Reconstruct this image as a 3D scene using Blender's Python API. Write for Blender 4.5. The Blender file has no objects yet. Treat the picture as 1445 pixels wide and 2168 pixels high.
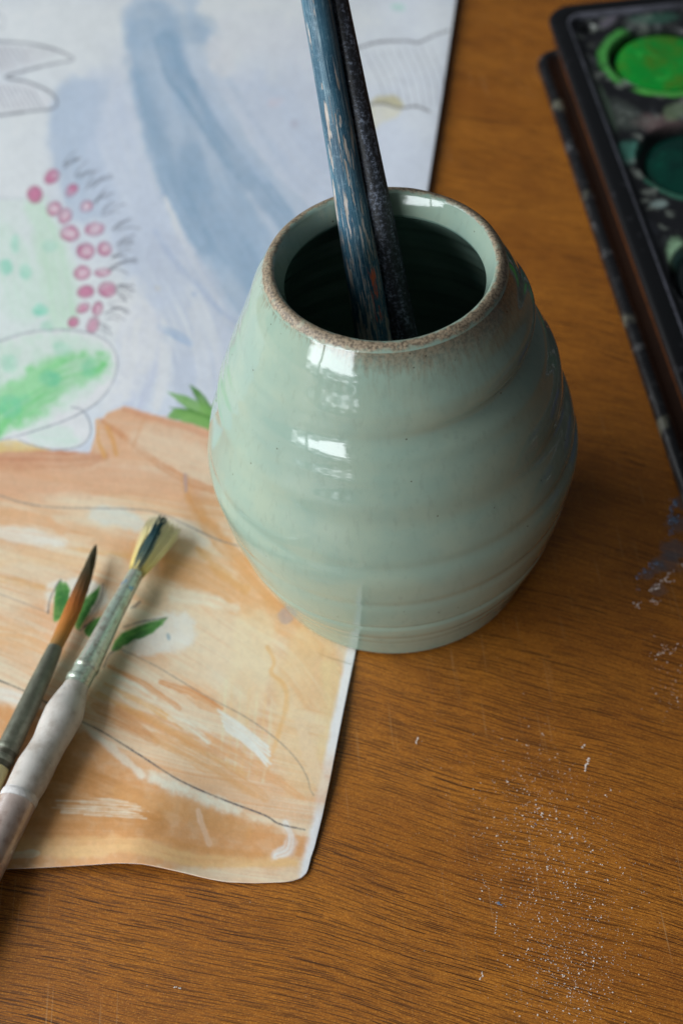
import bpy, bmesh, math, random
import numpy as np
from mathutils import Vector, Matrix

rng = np.random.default_rng(7)
random.seed(7)
sc = bpy.context.scene
COL = sc.collection
PI = math.pi

# ------------------------------------------------------------------ camera
FPX = 3011.0                     # 50 mm lens on a 24x36 frame, in photo pixels
PITCH, ROLL = math.radians(50.88), math.radians(-4.9)
CAM = np.array([-0.0199, -0.3390, 0.4396])
_f = np.array([0, math.cos(PITCH), -math.sin(PITCH)])
_r0 = np.array([1.0, 0, 0]); _u0 = np.cross(_r0, _f)
_c, _s = math.cos(ROLL), math.sin(ROLL)
CR = _c*_r0 + _s*_u0
CU = -_s*_r0 + _c*_u0
cd = bpy.data.cameras.new('camera'); co = bpy.data.objects.new('camera', cd); COL.objects.link(co)
M = Matrix(((CR[0], CU[0], -_f[0], CAM[0]), (CR[1], CU[1], -_f[1], CAM[1]), (CR[2], CU[2], -_f[2], CAM[2]), (0, 0, 0, 1)))
co.matrix_world = M
cd.sensor_fit = 'AUTO'; cd.sensor_width = 36.0; cd.lens = 50.0
cd.clip_start = 0.01; cd.clip_end = 50
cd.dof.use_dof = True; cd.dof.focus_distance = 0.447; cd.dof.aperture_fstop = 9.0
sc.camera = co

# ------------------------------------------------------------------ light
w = bpy.data.worlds.new('World'); sc.world = w; w.use_nodes = True
bg = w.node_tree.nodes['Background']
bg.inputs[0].default_value = (0.80, 0.90, 1.0, 1); bg.inputs[1].default_value = 0.065

def area(name, az, dist, z, sx, sy, power, color, aim=(0, 0, 0.08)):
    """a window: az = degrees to the left of the camera side, seen from the jar"""
    ld = bpy.data.lights.new(name, 'AREA'); lo = bpy.data.objects.new(name, ld); COL.objects.link(lo)
    a = math.radians(az)
    p = Vector((-math.sin(a)*dist, -math.cos(a)*dist, z))
    lo.location = p
    lo.rotation_euler = (Vector(aim) - p).to_track_quat('-Z', 'Y').to_euler()
    ld.shape = 'RECTANGLE'; ld.size = sx; ld.size_y = sy; ld.energy = power; ld.color = color
    return lo
win = area('window_light', 46, 1.5, 0.17, 1.30, 0.74, 16, (0.90, 0.955, 1.0))
side = area('side_window_light', 94, 1.6, 1.05, 1.9, 1.2, 42, (0.92, 0.965, 1.0))
# the window shows sky above and a ragged tree line below
ld = win.data; ld.use_nodes = True
nt = ld.node_tree; em = nt.nodes['Emission']
geo = nt.nodes.new('ShaderNodeNewGeometry')
sep = nt.nodes.new('ShaderNodeSeparateXYZ'); nt.links.new(geo.outputs['Parametric'], sep.inputs[0])
noi = nt.nodes.new('ShaderNodeTexNoise'); noi.inputs['Scale'].default_value = 5.0; noi.inputs['Detail'].default_value = 6
nt.links.new(geo.outputs['Parametric'], noi.inputs['Vector'])
def lmath(op, a, b=None, c=None):
    m = nt.nodes.new('ShaderNodeMath'); m.operation = op
    for i, v in enumerate((a, b, c)):
        if v is None: continue
        if isinstance(v, (int, float)): m.inputs[i].default_value = v
        else: nt.links.new(v, m.inputs[i])
    return m.outputs[0]
hgt = lmath('ADD', sep.outputs[1], lmath('MULTIPLY', lmath('SUBTRACT', noi.outputs[0], 0.5), 0.42))
skyc = nt.nodes.new('ShaderNodeClamp'); nt.links.new(lmath('MULTIPLY', lmath('SUBTRACT', hgt, 0.53), 22.0), skyc.inputs[0])
# pale walls glimpsed under the trees
n2 = nt.nodes.new('ShaderNodeTexNoise'); n2.inputs['Scale'].default_value = 9.0; n2.inputs['Detail'].default_value = 3
nt.links.new(geo.outputs['Parametric'], n2.inputs['Vector'])
wallc = nt.nodes.new('ShaderNodeClamp'); nt.links.new(lmath('MULTIPLY', lmath('SUBTRACT', n2.outputs[0], 0.50), 12.0), wallc.inputs[0])
mull = lmath('GREATER_THAN', lmath('ABSOLUTE', lmath('SUBTRACT', sep.outputs[0], 0.36)), 0.018)
stg = lmath('MAXIMUM', skyc.outputs[0], lmath('ADD', lmath('MULTIPLY', wallc.outputs[0], 0.34), 0.10))
# foliage close to the window eats into its sides, and the yard below falls away
n3 = nt.nodes.new('ShaderNodeTexNoise'); n3.inputs['Scale'].default_value = 7.0; n3.inputs['Detail'].default_value = 6
nt.links.new(geo.outputs['Parametric'], n3.inputs['Vector'])
eu = lmath('SUBTRACT', 0.5, lmath('ABSOLUTE', lmath('SUBTRACT', sep.outputs[0], 0.5)))
ev = lmath('MULTIPLY', sep.outputs[1], 0.5)
ed = nt.nodes.new('ShaderNodeClamp'); nt.links.new(lmath('MULTIPLY', lmath('ADD', lmath('MINIMUM', eu, ev), lmath('MULTIPLY', lmath('SUBTRACT', n3.outputs[0], 0.62), 0.55)), 14.0), ed.inputs[0])
nt.links.new(lmath('MULTIPLY', lmath('MULTIPLY', lmath('MULTIPLY', stg, mull), ed.outputs[0]), 2.5), em.inputs['Strength'])

sc.view_settings.view_transform = 'Standard'; sc.view_settings.look = 'None'
sc.view_settings.exposure = 0.12; sc.view_settings.gamma = 1.0
sc.cycles.use_denoising = True
sc.cycles.use_adaptive_sampling = False
sc.cycles.max_bounces = 8

# ------------------------------------------------------------------ helpers
def at(x, y, z=0.0):
    d = _f + CR*(x-722.5)/FPX + CU*(1084-y)/FPX
    return CAM + d*((z-CAM[2])/d[2])
def at_depth(x, y, dep):
    return CAM + (_f + CR*(x-722.5)/FPX + CU*(1084-y)/FPX)*dep
def proj(P):
    d = np.asarray(P) - CAM
    z = d @ _f
    return 722.5 + FPX*(d @ CR)/z, 1084 - FPX*(d @ CU)/z, z
def lin(r, g, b):
    o = []
    for v in (r, g, b):
        v /= 255.0
        o.append(v/12.92 if v <= 0.04045 else ((v+0.055)/1.055)**2.4)
    return tuple(o)
def tag(o, label=None, cat=None, group=None, kind=None):
    if label: o['label'] = label
    if cat: o['category'] = cat
    if group: o['group'] = group
    if kind: o['kind'] = kind
    return o
def empty(name, loc=(0, 0, 0)):
    o = bpy.data.objects.new(name, None); COL.objects.link(o); o.location = loc
    o.empty_display_size = 0.02
    return o
def meshobj(name, V, F, mat, parent=None, smooth=True):
    """V in world coordinates; parents sit unrotated, so subtract their location"""
    me = bpy.data.meshes.new(name)
    V = np.asarray(V, float)
    if parent is not None: V = V - np.array(parent.location)
    me.from_pydata(V.tolist(), [], F)
    me.update()
    if smooth: me.polygons.foreach_set('use_smooth', np.ones(len(me.polygons), bool))
    me.materials.append(mat)
    o = bpy.data.objects.new(name, me); COL.objects.link(o)
    if parent is not None: o.parent = parent
    return o
def grid_faces(nr, nc, wrap=False):
    F = []
    for i in range(nr-1):
        for j in range(nc if wrap else nc-1):
            k = (j+1) % nc
            F.append((i*nc+j, i*nc+k, (i+1)*nc+k, (i+1)*nc+j))
    return F
def tube(axis, radii, n=32, cap0=True, cap1=True, squash=None):
    """rings round a polyline of 3-D points"""
    A = np.asarray(axis, float); V = []
    T = np.gradient(A, axis=0); T /= np.linalg.norm(T, axis=1)[:, None]
    up = np.array([0, 0, 1.0])
    for k, (p, t, r) in enumerate(zip(A, T, radii)):
        s = np.cross(t, up)
        if np.linalg.norm(s) < 1e-4: s = np.array([1.0, 0, 0])
        s /= np.linalg.norm(s); q = np.cross(s, t)
        fl = 1.0 if squash is None else squash[k]
        for j in range(n):
            a = 2*PI*j/n
            V.append(p + r*(math.cos(a)*s + fl*math.sin(a)*q))
    F = grid_faces(len(A), n, True)
    if cap0: F.append(tuple(range(n)))
    if cap1: F.append(tuple(range((len(A)-1)*n, len(A)*n))[::-1])
    return V, F
def lerp_pts(P, n):
    P = np.asarray(P, float); d = np.r_[0, np.cumsum(np.linalg.norm(np.diff(P, axis=0), axis=1))]
    s = np.linspace(0, d[-1], n)
    return np.stack([np.interp(s, d, P[:, i]) for i in range(P.shape[1])], -1)

# node helper
class NT:
    def __init__(self, name):
        self.m = bpy.data.materials.new(name); self.m.use_nodes = True
        self.t = self.m.node_tree; self.b = self.t.nodes['Principled BSDF']
    def n(self, typ, **kw):
        x = self.t.nodes.new('ShaderNode'+typ)
        for k, v in kw.items(): setattr(x, k, v)
        return x
    def put(self, sock, v):
        if hasattr(v, 'is_output'): self.t.links.new(v, sock)
        elif isinstance(v, (tuple, list)) and len(v) == 3 and sock.type == 'RGBA': sock.default_value = (*v, 1)
        else: sock.default_value = v
    def math(self, op, a, b=0.0, c=0.0, clamp=False):
        x = self.n('Math', operation=op, use_clamp=clamp)
        for i, v in enumerate((a, b, c)): self.put(x.inputs[i], v)
        return x.outputs[0]
    def coord(self, which='Object'):
        return self.n('TexCoord').outputs[which]
    def mapping(self, vec, scale=(1, 1, 1), rot=(0, 0, 0), loc=(0, 0, 0)):
        x = self.n('Mapping'); self.put(x.inputs['Vector'], vec)
        x.inputs['Scale'].default_value = scale; x.inputs['Rotation'].default_value = rot; x.inputs['Location'].default_value = loc
        return x.outputs[0]
    def noise(self, vec, scale, detail=3, rough=0.5, dist=0.0, out=0):
        x = self.n('TexNoise'); self.put(x.inputs['Vector'], vec)
        x.inputs['Scale'].default_value = scale; x.inputs['Detail'].default_value = detail
        x.inputs['Roughness'].default_value = rough; x.inputs['Distortion'].default_value = dist
        return x.outputs[out]
    def ramp(self, fac, lo, hi):
        x = self.n('MapRange', interpolation_type='SMOOTHSTEP'); self.put(x.inputs[0], fac)
        x.inputs[1].default_value = lo; x.inputs[2].default_value = hi
        return x.outputs[0]
    def mix(self, fac, a, b, mode='MIX'):
        x = self.n('Mix', data_type='RGBA', blend_type=mode)
        self.put(x.inputs[0], fac); self.put(x.inputs[6], a); self.put(x.inputs[7], b)
        return x.outputs[2]
    def bump(self, h, strength, dist):
        x = self.n('Bump'); self.put(x.inputs['Height'], h)
        x.inputs['Strength'].default_value = strength; x.inputs['Distance'].default_value = dist
        self.t.links.new(x.outputs[0], self.b.inputs['Normal'])
    def out(self, col=None, rough=None, spec=None, **kw):
        if col is not None: self.put(self.b.inputs['Base Color'], col)
        if rough is not None: self.put(self.b.inputs['Roughness'], rough)
        if spec is not None: self.put(self.b.inputs['Specular IOR Level'], spec)
        for k, v in kw.items(): self.put(self.b.inputs[k], v)
        return self.m

# ------------------------------------------------------------------ materials
SMEARS = [(*at(x, y)[:2], r, k) for x, y, r, k in ((1428, 1165, .0065, .55), (1415, 1190, .006, .45), (1436, 1110, .006, .5), (1440, 1065, .004, .5), (1390, 1200, .004, .55), (1370, 1215, .003, .5), (1395, 1250, .004, .35))]
def mat_wood():
    N = NT('varnished_wood'); P = N.coord()
    warp = N.noise(P, 7.0, 2, 0.5, out=1)
    wv = N.n('VectorMath', operation='SCALE'); N.put(wv.inputs[0], warp); wv.inputs['Scale'].default_value = 0.022
    add = N.n('VectorMath', operation='ADD'); N.put(add.inputs[0], P); N.put(add.inputs[1], wv.outputs[0])
    sx = N.n('SeparateXYZ'); N.put(sx.inputs[0], add.outputs[0])
    t = N.math('ADD', sx.outputs[0], 0.04)
    half = N.math('MULTIPLY', N.math('ADD', t, N.math('SQRT', N.math('MULTIPLY_ADD', t, t, 0.002))), 0.085)     # the figure swings round to the right
    cx_ = N.n('CombineXYZ'); N.put(cx_.inputs[0], sx.outputs[0]); N.put(cx_.inputs[1], N.math('ADD', sx.outputs[1], half))
    G = N.mapping(cx_.outputs[0], rot=(0, 0, math.radians(16)))     # x runs along the grain
    def pore(sx, sy, loc, lo, hi): return N.ramp(N.noise(N.mapping(G, (sx, sy, 1), loc=loc), 1.0, 1, 0.5), lo, hi)
    pores2 = N.noise(N.mapping(G, (60, 1500, 1), loc=(4, 9, 0)), 1.0, 3, 0.65)
    fine = N.noise(N.mapping(G, (600, 2600, 1)), 1.0, 3, 0.7)
    broad = N.noise(N.mapping(G, (6, 26, 1)), 1.0, 3, 0.55)
    blot = N.noise(P, 30.0, 4, 0.6)
    col = N.mix(N.ramp(broad, 0.34, 0.66), lin(172, 103, 30), lin(190, 118, 38))
    col = N.mix(N.math('MULTIPLY', N.ramp(blot, 0.42, 0.68), 0.45), col, lin(144, 80, 20))
    col = N.mix(N.math('MULTIPLY', N.ramp(fine, 0.40, 0.62), 0.60), col, lin(118, 66, 20))
    col = N.mix(N.math('MULTIPLY', N.ramp(N.noise(P, 1700, 2, 0.8), 0.52, 0.66), 0.55), col, lin(224, 156, 66))
    # open pores: separate tapered hairlines lying along the grain
    def hair(sx_, sy_, loc, wd, ln, keep):
        V_ = N.mapping(G, (sx_, sy_, 1), loc=loc)
        vo = N.n('TexVoronoi'); vo.voronoi_dimensions = '2D'; vo.inputs['Scale'].default_value = 1.0; vo.inputs['Randomness'].default_value = 1.0
        N.put(vo.inputs['Vector'], V_)
        df = N.n('VectorMath', operation='SUBTRACT'); N.put(df.inputs[0], V_); N.put(df.inputs[1], vo.outputs['Position'])
        ss = N.n('SeparateXYZ'); N.put(ss.inputs[0], df.outputs[0]); cc = N.n('SeparateXYZ'); N.put(cc.inputs[0], vo.outputs['Color'])
        ln_ = N.math('MULTIPLY_ADD', cc.outputs[1], ln, ln*0.35)
        ex = N.math('DIVIDE', ss.outputs[0], ln_); taper = N.math('SUBTRACT', 1.0, N.math('MULTIPLY', ex, ex), clamp=True)
        w_ = N.math('MULTIPLY', N.math('MULTIPLY', taper, wd), N.math('MULTIPLY_ADD', cc.outputs[2], 0.8, 0.5))
        l_ = N.ramp(N.math('DIVIDE', N.math('ABSOLUTE', ss.outputs[1]), N.math('MAXIMUM', w_, 0.0001)), 1.0, 0.35)
        return N.math('MULTIPLY', N.math('MULTIPLY', l_, N.math('LESS_THAN', cc.outputs[0], keep)), N.math('MULTIPLY_ADD', cc.outputs[1], 0.5, 0.5))
    pf = N.math('MAXIMUM', hair(80, 760, (0, 0, 0), 0.18, 0.58, 0.90), hair(60, 500, (7, 3, 0), 0.12, 0.66, 0.70))
    pf = N.math('MAXIMUM', pf, N.math('MULTIPLY', hair(120, 900, (3, 8, 0), 0.17, 0.7, 0.9), 0.75))
    # pores thin out in drifts
    drift = N.ramp(N.noise(N.mapping(G, (9, 38, 1), loc=(1, 5, 0)), 1.0, 3, 0.5), 0.30, 0.60)
    pf = N.math('MULTIPLY', pf, N.math('ADD', N.math('MULTIPLY', drift, 0.45), 0.55))
    col = N.mix(N.math('MULTIPLY', N.ramp(pores2, 0.46, 0.66), 0.42), col, lin(110, 60, 20))
    col = N.mix(N.math('MULTIPLY', pf, 0.95), col, lin(44, 19, 7))
    # fine scratches across the varnish
    scr = N.ramp(N.noise(N.mapping(P, (1300, 26, 1), rot=(0, 0, 0.05)), 1.0, 1, 0.5), 0.66, 0.72)
    szone = N.ramp(N.noise(N.mapping(P, (14, 10, 1), loc=(2.2, 7.7, 0)), 1.0, 2, 0.5), 0.48, 0.60)
    col = N.mix(N.math('MULTIPLY', N.math('MULTIPLY', scr, szone), 0.24), col, lin(206, 164, 116))
    # blue-grey water paint wiped into the grain by the palette
    sn = N.noise(P, 240.0, 4, 0.65)
    for cx, cy, rr, k in SMEARS:
        ds = N.n('VectorMath', operation='DISTANCE'); N.put(ds.inputs[0], P); ds.inputs[1].default_value = (cx, cy, 0)
        f = N.math('MULTIPLY', N.ramp(N.math('ADD', N.math('DIVIDE', ds.outputs['Value'], rr), N.math('MULTIPLY', N.math('SUBTRACT', sn, 0.5), 1.6)), 1.0, 0.55), k)
        col = N.mix(f, col, lin(96, 99, 106))
    N.bump(N.math('SUBTRACT', N.math('MULTIPLY', fine, 0.25), pf), 0.30, 0.0003)
    return N.out(col, N.math('ADD', N.math('MULTIPLY', blot, 0.22), 0.33), 0.42)

def mat_paper():
    N = NT('painted_paper'); P = N.coord()
    at_ = N.n('Attribute'); at_.attribute_name = 'paint'
    g = N.noise(P, 1400.0, 2, 0.6)
    g2 = N.noise(P, 420.0, 3, 0.6)
    k = N.math('ADD', N.math('MULTIPLY', g, 0.16), N.math('MULTIPLY', g2, 0.10))
    col = N.mix(N.math('SUBTRACT', k, 0.06), at_.outputs['Color'], N.mix(1.0, at_.outputs['Color'], (0.80, 0.78, 0.76), 'MULTIPLY'))
    N.bump(g, 0.12, 0.0003)
    return N.out(col, 0.62, 0.28)
def mat_plain(name, col, rough=0.5, spec=0.5, metal=0.0, var=0.25, scale=300, dark=None, bump=0.0, **kw):
    N = NT(name); P = N.coord()
    n1 = N.noise(P, scale, 4, 0.6); n2 = N.noise(P, scale*0.17, 3, 0.5)
    d = dark if dark else tuple(c*0.5 for c in col)
    c = N.mix(N.math('MULTIPLY', N.ramp(n1, 0.4, 0.7), var), col, d)
    c = N.mix(N.math('MULTIPLY', N.ramp(n2, 0.45, 0.65), var), c, d)
    if bump: N.bump(n1, bump, 0.0004)
    return N.out(c, N.math('ADD', N.math('MULTIPLY', n2, 0.2), rough-0.1), spec, Metallic=metal, **kw)

def cyl(N, P):
    """angle (radians) and height round the jar's own axis"""
    s = N.n('SeparateXYZ'); N.put(s.inputs[0], P)
    ang = N.math('ARCTAN2', s.outputs[1], s.outputs[0])
    return s, ang
JAR_H = 0.1434
GLAZE = lin(170, 194, 172)
def mat_glaze(stain=True, shaded=False):
    N = NT('celadon_glaze' if stain else 'celadon_glaze_shaded' if shaded else 'celadon_glaze_inside'); P = N.coord()
    s, ang = cyl(N, P)
    v = N.noise(P, 60, 4, 0.6); v2 = N.noise(N.mapping(P, (1, 1, 0.25)), 420, 3, 0.6); v3 = N.noise(P, 18, 3, 0.5)
    col = N.mix(N.ramp(v, 0.35, 0.68), lin(140, 162, 147), lin(150, 167, 149))
    col = N.mix(N.math('MULTIPLY', N.ramp(v3, 0.45, 0.7), 0.4), col, lin(131, 153, 143))
    col = N.mix(N.math('MULTIPLY', N.ramp(v2, 0.52, 0.75), 0.30), col, lin(124, 140, 126))
    if stain:
        # iron bleeding through the glaze below the rim, in fine runs, widest on the far-right shoulder
        q = N.n('CombineXYZ'); N.put(q.inputs[0], N.math('MULTIPLY', ang, 26.0)); N.put(q.inputs[1], N.math('MULTIPLY', s.outputs[2], 170.0))
        run = N.noise(q.outputs[0], 1.0, 5, 0.65)
        q2 = N.n('CombineXYZ'); N.put(q2.inputs[0], N.math('MULTIPLY', ang, 2.3)); q2.inputs[1].default_value = 3.7
        lobe = N.noise(q2.outputs[0], 1.0, 2, 0.5)
        bias = N.math('MULTIPLY', N.ramp(N.math('SUBTRACT', N.math('MULTIPLY', s.outputs[0], 0.80), N.math('MULTIPLY', s.outputs[1], 0.60)), -0.010, 0.040), 0.0090)
        d = N.math('SUBTRACT', JAR_H+0.0004, s.outputs[2])           # depth below the rim
        wid = N.math('ADD', N.math('ADD', N.math('MULTIPLY', lobe, 0.0056), bias), 0.0014)
        wid = N.math('ADD', wid, N.math('MULTIPLY', N.math('SUBTRACT', run, 0.5), 0.0150))
        f = N.math('SUBTRACT', 1.0, N.math('DIVIDE', d, N.math('MAXIMUM', wid, 0.0008)), clamp=True)
        brown = N.mix(N.ramp(N.noise(P, 900, 3, 0.7), 0.42, 0.62), lin(134, 112, 88), lin(84, 66, 50))
        col = N.mix(N.math('MULTIPLY', N.ramp(f, 0.0, 0.85), 0.76), col, brown)
        # iron veil spreading softly over the shoulder
        veil = N.math('MULTIPLY', N.ramp(d, 0.030, 0.0), N.math('MULTIPLY', N.ramp(run, 0.42, 0.72), 0.22))
        col = N.mix(N.math('MULTIPLY', veil, N.math('MULTIPLY', N.math('ADD', bias, 0.0012), 150.0), clamp=True), col, lin(110, 92, 72))
    if shaded: col = N.mix(1.0, col, (0.60, 0.70, 0.72), 'MULTIPLY')  # shade inside the jar put into the glaze as a darker colour
    # pin-holes and iron specks
    vo = N.n('TexVoronoi'); N.put(vo.inputs['Vector'], P); vo.inputs['Scale'].default_value = 210
    sp = N.math('MULTIPLY', N.math('LESS_THAN', vo.outputs['Distance'], 0.070), N.math('GREATER_THAN', N.noise(P, 95, 1), 0.53))
    col = N.mix(N.math('MULTIPLY', sp, 0.75), col, lin(74, 70, 58))
    N.bump(N.math('ADD', N.math('MULTIPLY', v, 0.5), N.math('MULTIPLY', v2, 0.06)), 0.10, 0.0012)
    return N.out(col, N.math('ADD', N.math('MULTIPLY', v2, 0.05), 0.045), 0.5, **{'Coat Weight': 0.0})
def mat_rim():
    N = NT('bare_iron_rim'); P = N.coord()
    n = N.noise(P, 1100, 4, 0.7); m = N.noise(P, 260, 3, 0.6)
    col = N.mix(N.ramp(n, 0.36, 0.62), lin(88, 70, 54), lin(166, 144, 118))
    col = N.mix(N.math('MULTIPLY', N.ramp(m, 0.55, 0.7), 0.6), col, lin(150, 160, 138))
    s = N.n('SeparateXYZ'); N.put(s.inputs[0], P)
    rad = N.math('POWER', N.math('ADD', N.math('MULTIPLY', s.outputs[0], s.outputs[0]), N.math('MULTIPLY', s.outputs[1], s.outputs[1])), 0.5)
    outer = N.ramp(rad, 0.0350, 0.0368)
    e = N.math('ADD', N.math('ADD', s.outputs[2], N.math('MULTIPLY', outer, 0.0014)), N.math('MULTIPLY', N.math('SUBTRACT', m, 0.5), 0.0030))
    k = N.math('MULTIPLY', N.ramp(e, JAR_H-.0008, JAR_H+.0003), 0.92)
    glz = N.mix(N.ramp(m, 0.35, 0.68), lin(140, 162, 147), lin(150, 167, 149))
    col = N.mix(k, glz, col)
    N.bump(N.math('MULTIPLY', n, k), 0.4, 0.0004)
    return N.out(col, N.math('ADD', N.math('MULTIPLY', k, 0.42), 0.07), 0.5)
def axis_coords(N, A, B):
    """distance along a rod and angle round it, in object space (object at the world origin)"""
    P = N.coord()
    A = Vector(A); t = (Vector(B)-A).normalized()
    s = t.cross(Vector((0, 1, 0))).normalized(); q = s.cross(t)
    sub = N.n('VectorMath', operation='SUBTRACT'); N.put(sub.inputs[0], P); sub.inputs[1].default_value = A
    def dot(v):
        d = N.n('VectorMath', operation='DOT_PRODUCT'); N.put(d.inputs[0], sub.outputs[0]); d.inputs[1].default_value = v
        return d.outputs['Value']
    return P, dot(t), N.math('ARCTAN2', dot(q), dot(s))

# ------------------------------------------------------------------ the table
def build_table():
    m = mat_wood()
    bm = bmesh.new()
    bmesh.ops.create_cube(bm, size=1.0)
    bmesh.ops.scale(bm, verts=bm.verts, vec=(1.9, 1.5, 0.025))
    bmesh.ops.translate(bm, verts=bm.verts, vec=(0.15, 0.30, -0.0125))
    bmesh.ops.bevel(bm, geom=bm.edges, offset=0.003, segments=2, affect='EDGES')
    me = bpy.data.meshes.new('tabletop'); bm.to_mesh(me); bm.free(); me.materials.append(m)
    o = bpy.data.objects.new('tabletop', me); COL.objects.link(o)
    tag(o, kind='structure')
    return o

def build_flecks(table):
    """dried paint spatters: tiny low blobs standing proud of the varnish"""
    groups = {'white': [], 'blue': []}
    def blob(key, x, y, rx, ry=None, rot=None, irr=0.35):
        groups[key].append((x, y, rx, ry or rx, rng.uniform(0, PI) if rot is None else rot, irr))
    # (photo pixel of a patch's spine, half-widths, count)
    def field(n, spine, sd, rmin, rmax):
        S = np.array(spine, float)
        for _ in range(n):
            k = rng.uniform(0, len(S)-1); i = int(k); p = S[i]*(1-k+i)+S[min(i+1, len(S)-1)]*(k-i)
            q = p[:2] + rng.normal(0, 1, 2)*np.array([p[2], p[2]*0.8])
            if q[0] < 760 and q[1] < 1900: continue
            r = rmin + (rmax-rmin)*rng.random()**4
            blob('white', q[0], q[1], r, r*rng.uniform(0.5, 0.9))
    field(1250, [(1130, 1640, 60), (1130, 1800, 75), (1190, 1930, 75), (1200, 2030, 65), (1230, 2130, 55)], 0, 0.75, 2.4)
    field(520, [(1085, 1600, 85), (1210, 1760, 110), (1260, 1960, 90), (1130, 2150, 90)], 0, 0.6, 1.5)
    field(70, [(900, 1500, 60), (860, 1900, 90), (400, 2000, 160), (800, 2100, 120)], 0, 0.5, 1.0)
    field(90, [(1420, 1440, 20), (1425, 1500, 22), (1400, 1350, 25)], 0, 0.6, 1.9)
    # single larger chips
    def dash(key, pts, wdt, n):
        L = lerp_pts(pts, n)
        for q in L: blob(key, q[0]+rng.normal(0, wdt*0.35), q[1]+rng.normal(0, wdt*0.35), wdt*rng.uniform(0.55, 1.15), wdt*rng.uniform(0.5, 0.9))
    dash('white', [(880, 1574), (884, 1563)], 2.2, 6)
    dash('white', [(1233, 1583), (1236, 1579)], 3.2, 2)
    dash('white', [(1244, 1606), (1240, 1618), (1239, 1630)], 3.0, 9)
    dash('white', [(1021, 1862), (1026, 1875), (1034, 1881)], 1.1, 8)
    dash('white', [(368, 2089), (383, 2092)], 2.0, 7)
    dash('white', [(1052, 1933), (1049, 1962), (1048, 1975)], 1.8, 8)
    dash('white', [(1014, 2074), (1022, 2068), (1019, 2058)], 2.2, 6)
    dash('white', [(1145, 1723), (1147, 1730)], 2.5, 3)
    dash('blue', [(1055, 1910), (1059, 1914)], 3.4, 4)
    dash('blue', [(1132, 1745), (1134, 1746)], 1.8, 2)
    # lilac spatters by the right edge
    for pts, k, wd, n in (([(1428, 1060), (1420, 1075)], 'blue', 6, 9), ([(1414, 1108), (1432, 1104), (1421, 1090)], 'blue', 5.5, 14),
                          ([(1419, 1125), (1415, 1132)], 'blue', 5, 6), ([(1372, 1195), (1395, 1190)], 'blue', 4.5, 10),
                          ([(1345, 1225), (1358, 1212), (1376, 1206)], 'blue', 4.0, 14), ([(1385, 1243), (1405, 1226), (1418, 1230)], 'white', 4.2, 12),
                          ([(1350, 1240), (1348, 1252)], 'blue', 2.6, 5), ([(1374, 1252), (1392, 1240)], 'white', 3.8, 8),
                          ([(1346, 1279), (1354, 1282)], 'white', 4.6, 4), ([(1372, 1270), (1390, 1272), (1386, 1280)], 'white', 3.2, 8),
                          ([(1412, 1216), (1425, 1214)], 'white', 4.4, 5), ([(1440, 1195), (1444, 1197)], 'white', 5, 3),
                          ([(1384, 1389), (1398, 1383), (1410, 1366)], 'white', 3.6, 10), ([(1414, 1388), (1434, 1364)], 'white', 3.2, 5)):
        for q in lerp_pts(pts, n*2):
            r_ = wd*rng.uniform(0.18, 0.62)
            blob(k, q[0]+rng.normal(0, wd*0.9), q[1]+rng.normal(0, wd*0.8), r_, r_*rng.uniform(0.5, 0.9))
    mats = {'white': mat_plain('dried_white_paint', lin(232, 218, 206), 0.6, 0.3, var=0.5), 'blue': mat_plain('dried_blue_paint', lin(120, 138, 164), 0.6, 0.3, var=0.6)}
    for key, L in groups.items():
        V, F = [], []
        for x, y, rx, ry, rot, irr in L:
            c = at(x, y); sc_ = np.linalg.norm(at(x+1, y)-c)
            n = 7; b = len(V); h = min(rx, ry)*sc_*0.35
            rr = 1 + rng.uniform(-irr, irr, n)
            for zz, kk in ((0.0, 1.0), (h, 0.7)):
                for j in range(n):
                    a = 2*PI*j/n
                    u, v = rx*sc_*kk*rr[j]*math.cos(a), ry*sc_*kk*rr[j]*math.sin(a)
                    V.append((c[0]+u*math.cos(rot)-v*math.sin(rot), c[1]+u*math.sin(rot)+v*math.cos(rot), zz+0.00002))
            for j in range(n):
                k = (j+1) % n; F.append((b+j, b+k, b+n+k, b+n+j))
            F.append(tuple(b+n+j for j in range(n)))
        o = meshobj('paint_flecks', V, F, mats[key], table, smooth=False)
        tag(o, kind='stuff', label='dried white paint flecks' if key == 'white' else 'dried blue paint smears')
# ------------------------------------------------------------------ the child's watercolour
def hash2(ix, iy, seed):
    h = (ix.astype(np.int64)*374761393 + iy.astype(np.int64)*668265263 + seed*144665) & 0xFFFFFFFF
    h = ((h ^ (h >> 13))*1274126177) & 0xFFFFFFFF
    return ((h ^ (h >> 16)) & 0xFFFFFF)/float(0xFFFFFF)
def vnoise(x, y, seed=0):
    ix, iy = np.floor(x), np.floor(y); fx, fy = x-ix, y-iy
    fx = fx*fx*(3-2*fx); fy = fy*fy*(3-2*fy)
    a = hash2(ix, iy, seed); b = hash2(ix+1, iy, seed); c = hash2(ix, iy+1, seed); d = hash2(ix+1, iy+1, seed)
    return (a*(1-fx)+b*fx)*(1-fy)+(c*(1-fx)+d*fx)*fy
def fbm(x, y, seed=0, oct=3):
    s = 0; a = 0.5; t = 0
    for k in range(oct):
        s = s + a*vnoise(x*2**k, y*2**k, seed+31*k); t += a; a *= 0.55
    return s/t
def sstep(a, b, x):
    t = np.clip((x-a)/(b-a), 0, 1); return t*t*(3-2*t)

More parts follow.
